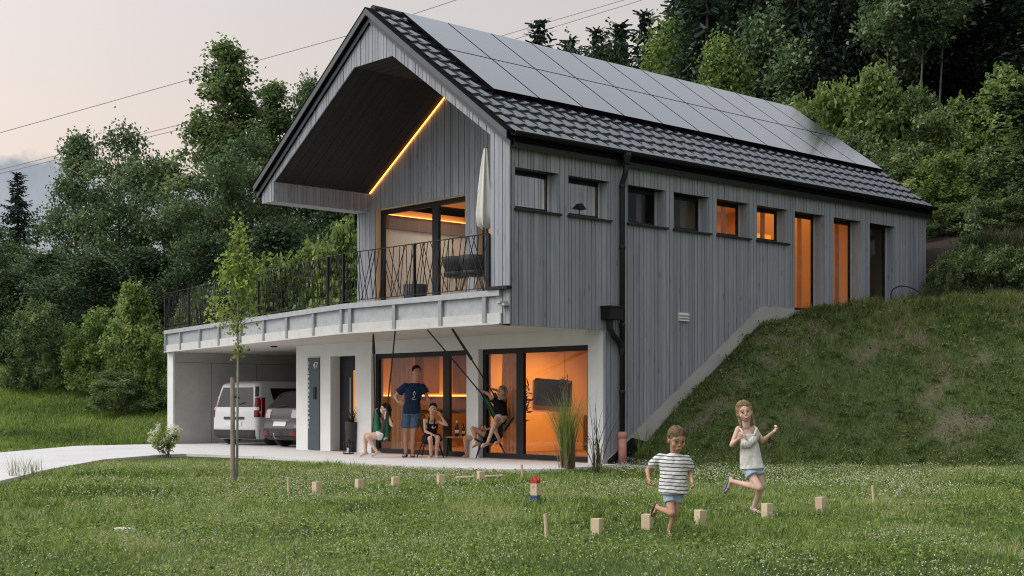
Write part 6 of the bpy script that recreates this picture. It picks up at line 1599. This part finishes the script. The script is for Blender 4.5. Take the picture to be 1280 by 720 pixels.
def lawn():
    n = 430000
    x, y, Z = sample_view(n, 8.5, 26, -160, 1440, rng, 1.0)
    keep = rng.uniform(0, 1, n) < np.clip((13.5/Z)**1.3, 0, 1)
    nn = (y-x)*.70711
    keep &= ~in_poly(x, y, PAVE) & ((x < .1) | (nn < 2.3)) & (y < 2.4+np.where(x > .1, 99, 0))
    x, y, Z = x[keep], y[keep], Z[keep]
    pt = fnoise(x*.55, y*.55, 41); p2 = fnoise(x*2.2, y*2.2, 43)
    dens = rng.uniform(0, 1, len(x)) < .45+.75*p2
    x, y, Z, pt, p2 = x[dens], y[dens], Z[dens], pt[dens], p2[dens]
    P = np.stack([x, y, zt(x, y)-.004], 1)
    tone = np.clip(.47+(pt-.5)*1.25+(p2-.5)*.4+rng.normal(0, .19, len(x)), 0, 1)
    dry = rng.uniform(0, 1, len(x)) < .035+.10*(fnoise(x*.35, y*.35, 47) > .56); tone[dry] = rng.uniform(.8, 1, dry.sum())
    p3 = vnoise(x*17, y*17, 91); tone = np.clip(tone+(p3-.5)*.7, 0, 1)
    h = .8*(.032+.03*p3+.045*p2+.06*(fnoise(x*.8, y*.8, 61) > .63))*(1+.012*(Z-12)); w = .0065*np.clip(Z/13, .9, 1.8)
    V, q, t3, r_ = blades(P, h, w, rng, .5, tone)
    # clover leaves between the blades
    k = rng.uniform(0, 1, len(x)) < np.clip(.75*(fnoise(x*.7, y*.7, 53)-.35)*2.4, 0.05, .6)
    Pc = P[k]+np.stack([rng.normal(0, .01, k.sum()), rng.normal(0, .01, k.sum()), rng.uniform(.02, .06, k.sum())], 1)
    Vc, Fc = leaf_quads(Pc, .027, rng, .9, .95)
    off = len(V); tc = np.clip(rng.normal(.46, .22, len(Pc)), 0, .84)
    me = np_mesh('lawn', np.concatenate([V, Vc]), [q, t3, Fc+off], np.concatenate([r_, np.repeat(tc, 4)]))
    props(link_mesh('lawn_grass', me, M['grass']), 'short green lawn grass with clover leaves', None, None, 'stuff')
    # clover blossoms
    n = 52000; x, y, Z = sample_view(n, 9, 25.5, -120, 1400, rng, 1.0)
    m_ = ~in_poly(x, y, PAVE) & ((x < .1) | ((y-x)*.70711 < 1.9)) & (y < 2.4+np.where(x > .1, 99, 0))
    g = fnoise(x*.6, y*.6, 53)*.6+fnoise(x*1.7, y*1.7, 59)*.4; lat = (x+y)*.70711
    m_ &= rng.uniform(0, 1, n) < np.clip((g-.44)*3.6, .015, .75)*np.clip(.45+(lat+6)/9, .2, 1)
    x, y, Z = x[m_], y[m_], Z[m_]; k = len(x)
    c = np.stack([x, y, zt(x, y)+rng.uniform(.035, .085, k)], 1); r = (.0085*rng.uniform(.6, 1.3, k)*np.clip(Z/15, .9, 1.3))[:, None, None]
    oc = np.array([[1, 0, 0], [0, 1, 0], [-1, 0, 0], [0, -1, 0], [0, 0, 1], [0, 0, -1]], float)
    V = (c[:, None, :]+oc[None]*r).reshape(-1, 3); b = (np.arange(k)*6)[:, None]
    F = np.concatenate([b+np.array([[i, (i+1) % 4, 4]]) for i in range(4)]+[b+np.array([[(i+1) % 4, i, 5]]) for i in range(4)])
    me = np_mesh('blossom', V, [F], np.repeat(rng.uniform(0, 1, k), 6))
    props(link_mesh('clover_blossoms', me, leaf_mat('clover_white', [(0, (.36, .40, .24)), (1, (.72, .70, .6))], .2)), 'small white clover blossoms scattered over the lawn', None, None, 'stuff')
lawn()
M['bank_grass'] = leaf_mat('bank_blade', [(0, (.026, .05, .014)), (.5, (.108, .155, .040)), (.8, (.21, .25, .085)), (.9, (.2, .175, .10)), (1, (.30, .255, .17))], .35)
def bank():
    n = 260000; x, y, Z = sample_view(n, 22, 34, 700, 1460, rng, 1.0)
    nn = (y-x)*.70711
    k = (x > .0) & (nn > 1.5) & (nn < 9.0)
    x, y, Z, nn = x[k], y[k], Z[k], nn[k]; d = dirt(x, y)
    k = rng.uniform(0, 1, len(x)) > d*.80
    x, y, Z, nn, d = x[k], y[k], Z[k], nn[k], d[k]
    P = np.stack([x, y, zt(x, y)-.01], 1); a = .55*fnoise(x*1.1, y*1.1, 71)+.45*fnoise(x*4.5, y*4.5, 72); crest = sstep((nn-4.6)/1.2)
    tone = np.clip(.52+(a-.5)*1.7+(vnoise(x*9, y*9, 93)-.5)*.5+rng.normal(0, .15, len(x))+.06*crest, 0, 1); dry = rng.uniform(0, 1, len(x)) < .05+.25*d; tone[dry] = rng.uniform(.85, 1, dry.sum())
    h = .05+.16*np.clip(a-.25, 0, 1)+.24*crest*fnoise(x*2.5, y*2.5, 73)
    V, q, t3, r_ = blades(P, h, .014, rng, .6, tone)
    # broad weed rosettes and seedlings among the grass
    sel = rng.choice(len(P), 700, replace=False); cl = np.repeat(P[sel], 26, 0); sz = np.repeat(rng.uniform(.05, .16, 700), 26)
    cl = cl+rng.normal(size=cl.shape)*np.stack([sz, sz, sz*.45], 1)*.8+np.array([0, 0, .05]); Vw, Fw = leaf_quads(cl, .06, rng, .6, .5); tw = np.clip(np.repeat(rng.normal(.55, .18, 700), 26)+rng.normal(0, .1, len(cl)), 0, .84)
    off = len(V); V = np.concatenate([V, Vw]); r_ = np.concatenate([r_, np.repeat(tw, 4)])
    props(link_mesh('bank_grass', np_mesh('bank', V, [q, t3, Fw+off], r_), M['bank_grass']), 'rough grass and weeds on the steep bank', None, None, 'stuff')
    n = 60000; x, y, Z = sample_view(n, 29, 37, 1120, 1420, rng, 1.0); nn = (y-x)*.70711
    k = (x > .15) & (nn > 6.9) & (nn < 13.5) & (rng.uniform(0, 1, n) < .25+.75*(fnoise(x*1.5, y*1.5, 83) > .47)); x, y, Z = x[k], y[k], Z[k]
    P = np.stack([x, y, zt(x, y)-.02], 1); tone = np.clip(.35+(fnoise(x*1.3, y*1.3, 85)-.5)*1.4+rng.normal(0, .22, len(x)), 0, 1)
    V, q, t3, r_ = blades(P, .22+.35*fnoise(x*1.1, y*1.1, 87), .018, rng, .5, tone)
    props(link_mesh('bank_weeds', np_mesh('weeds', V, [q, t3], r_), leaf_mat('rank_weed', [(0, (.02, .035, .014)), (.5, (.05, .07, .026)), (.72, (.08, .085, .04)), (1, (.17, .13, .09))], .25)), 'rank brownish weeds on the earth bank behind the house corner', None, None, 'stuff')
    n = 150000; x, y, Z = sample_view(n, 28, 62, -120, 260, rng, 1.0); e = (x+y)*.70711
    k = (e < -8.4) & ~in_poly(x, y, PAVE) & ((x < -15.95) | (y < 2)); x, y, Z = x[k], y[k], Z[k]
    P = np.stack([x, y, zt(x, y)-.01], 1); a = fnoise(x*.5, y*.5, 81); tone = np.clip(.45+(a-.5)*.9+rng.normal(0, .15, len(x)), 0, .86)
    V, q, t3, r_ = blades(P, .10+.10*a, .022, rng, .5, tone)
    props(link_mesh('meadow_grass', np_mesh('meadow', V, [q, t3], r_), M['grass']), 'green meadow grass left of the driveway', None, None, 'stuff')
bank()
def gravel():
    rng = np.random.default_rng(5); n = 2600
    x = rng.uniform(-.0, 1.25, n); y = rng.uniform(1.75, 3.2, n); k = ((x-.55)/.7)**2+((y-2.45)/.65)**2 < 1; x, y = x[k], y[k]; n = len(x)
    c = np.stack([x, y, zt(x, y)+rng.uniform(.0, .035, n)], 1); r = rng.uniform(.010, .028, n)[:, None, None]
    oc = np.array([[1, 0, 0], [0, 1, 0], [-1, 0, 0], [0, -1, 0], [0, 0, .7], [0, 0, -.7]], float)[None]*rng.uniform(.6, 1.3, (n, 6, 1))
    V = (c[:, None, :]+oc*r).reshape(-1, 3); b = (np.arange(n)*6)[:, None]
    F = np.concatenate([b+np.array([[i, (i+1) % 4, 4]]) for i in range(4)]+[b+np.array([[(i+1) % 4, i, 5]]) for i in range(4)])
    props(link_mesh('gravel', np_mesh('gravel', V, [F], np.repeat(rng.uniform(0, 1, n), 6)), leaf_mat('pebble', [(0, (.28, .27, .25)), (1, (.55, .53, .5))], .0, .9)), 'pale gravel at the foot of the drain pipe', None, None, 'stuff')
gravel()
# weeds along the driveway edge and the bank foot
def weed(u, v, h, n, label, z=None):
    p = ground(u, v); t = thing('weed', label, 'plant', p)
    V, F, r_ = blade_set(n, rng, .12, h, .008, (.0, .45), (.1, .9)); link_mesh('foliage', np_mesh('weed', V, [F], r_), M['reed'], t)
weed(22, 600, .42, 40, 'wispy tall weed at the left driveway edge, nearest the photo edge')
weed(44, 597, .36, 40, 'wispy weed at the left driveway edge, right of the taller one')
weed(805, 574, .7, 45, 'dry tuft of grass at the foot of the bank behind the boy')
# ------------------------------------------------------------------ light, sky, camera
def make_world():
    w = bpy.data.worlds.new('World'); scene.world = w; w.use_nodes = True
    nt = w.node_tree; bg = nt.nodes['Background']
    sky = ND(nt, 'ShaderNodeTexSky', sky_type='NISHITA', sun_disc=False, sun_elevation=math.radians(SUN_EL), sun_rotation=math.radians(SUN_ROT))
    sky.air_density = 1.2; sky.dust_density = 3.0
    tc = ND(nt, 'ShaderNodeTexCoord'); sep = ND(nt, 'ShaderNodeSeparateXYZ'); LK(nt, tc.outputs['Generated'], sep.inputs[0])
    z = sep.outputs[2]
    pal = ramp(nt, z, [(0.0, (.86, .70, .60)), (.12, (.89, .70, .585)), (.2, (.80, .685, .605)), (.29, (.70, .65, .63)), (.45, (.60, .615, .65)), (1.0, (.50, .56, .66))])
    pal = mixc(nt, .12, pal, ramp(nt, noise(nt, tc.outputs['Generated'], 3.0, 4), [(.3, (.72, .66, .64)), (.7, (.86, .80, .77))]))
    # cloud bank low over the left horizon
    nz = noise(nt, tc.outputs['Generated'], 17.0, 5, .55); nz2 = noise(nt, tc.outputs['Generated'], 5.0, 2, .5)
    thr = math_(nt, 'ADD', math_(nt, 'MULTIPLY_ADD', nz, .06, .095), math_(nt, 'MULTIPLY', nz2, .06))
    mask = ND(nt, 'ShaderNodeMapRange', inp={1: -.004, 2: .004}); LK(nt, math_(nt, 'SUBTRACT', thr, z), mask.inputs[0])
    cl = ramp(nt, nz, [(.35, (.42, .43, .47)), (.65, (.30, .33, .38))])
    pal = mixc(nt, mask.outputs[0], pal, cl)
    # brighter western sky behind the camera
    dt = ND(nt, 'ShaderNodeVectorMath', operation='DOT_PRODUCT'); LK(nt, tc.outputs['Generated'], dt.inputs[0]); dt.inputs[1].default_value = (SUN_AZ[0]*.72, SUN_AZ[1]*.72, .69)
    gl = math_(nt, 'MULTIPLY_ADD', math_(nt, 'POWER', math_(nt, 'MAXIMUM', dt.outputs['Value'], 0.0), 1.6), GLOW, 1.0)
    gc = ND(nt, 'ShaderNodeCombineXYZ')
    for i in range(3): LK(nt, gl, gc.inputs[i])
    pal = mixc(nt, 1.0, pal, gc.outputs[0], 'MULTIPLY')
    pal = mixc(nt, 1.0, pal, (SKY_K, SKY_K, SKY_K), 'MULTIPLY')
    col = mixc(nt, .9, sky.outputs[0], pal)
    LK(nt, col, bg.inputs['Color']); bg.inputs['Strength'].default_value = .12
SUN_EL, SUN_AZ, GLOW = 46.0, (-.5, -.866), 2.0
SUN_ROT = math.degrees(math.atan2(SUN_AZ[0], SUN_AZ[1]))
SKY_K = 6.55
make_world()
sd_ = bpy.data.lights.new('sun', 'SUN'); sd_.energy = 1.5; sd_.angle = math.radians(42); sd_.color = (1, .93, .86)
so = bpy.data.objects.new('sun', sd_); COL.objects.link(so)
dirv = Vector((SUN_AZ[0]*math.cos(math.radians(SUN_EL)), SUN_AZ[1]*math.cos(math.radians(SUN_EL)), math.sin(math.radians(SUN_EL))))
so.rotation_euler = dirv.to_track_quat('Z', 'Y').to_euler(); so.location = dirv*30
cd = bpy.data.cameras.new('camera'); cam = bpy.data.objects.new('camera', cd); COL.objects.link(cam)
cam.location = CAM; cam.rotation_euler = (math.pi/2, 0, ANG)
cd.sensor_width = 36; cd.lens = FPX/1280*36; cd.shift_y = (V0-360)/1280; cd.clip_start = .1; cd.clip_end = 3000
scene.camera = cam
scene.view_settings.view_transform = 'Standard'; scene.view_settings.look = 'None'; scene.view_settings.exposure = .30; scene.view_settings.gamma = 1
scene.cycles.max_bounces = 8; scene.cycles.transparent_max_bounces = 12
scene.cycles.use_denoising = True
scene.cycles.denoising_prefilter = 'NONE'
scene.cycles.filter_width = 1.1
scene.cycles.sample_clamp_indirect = 4.0
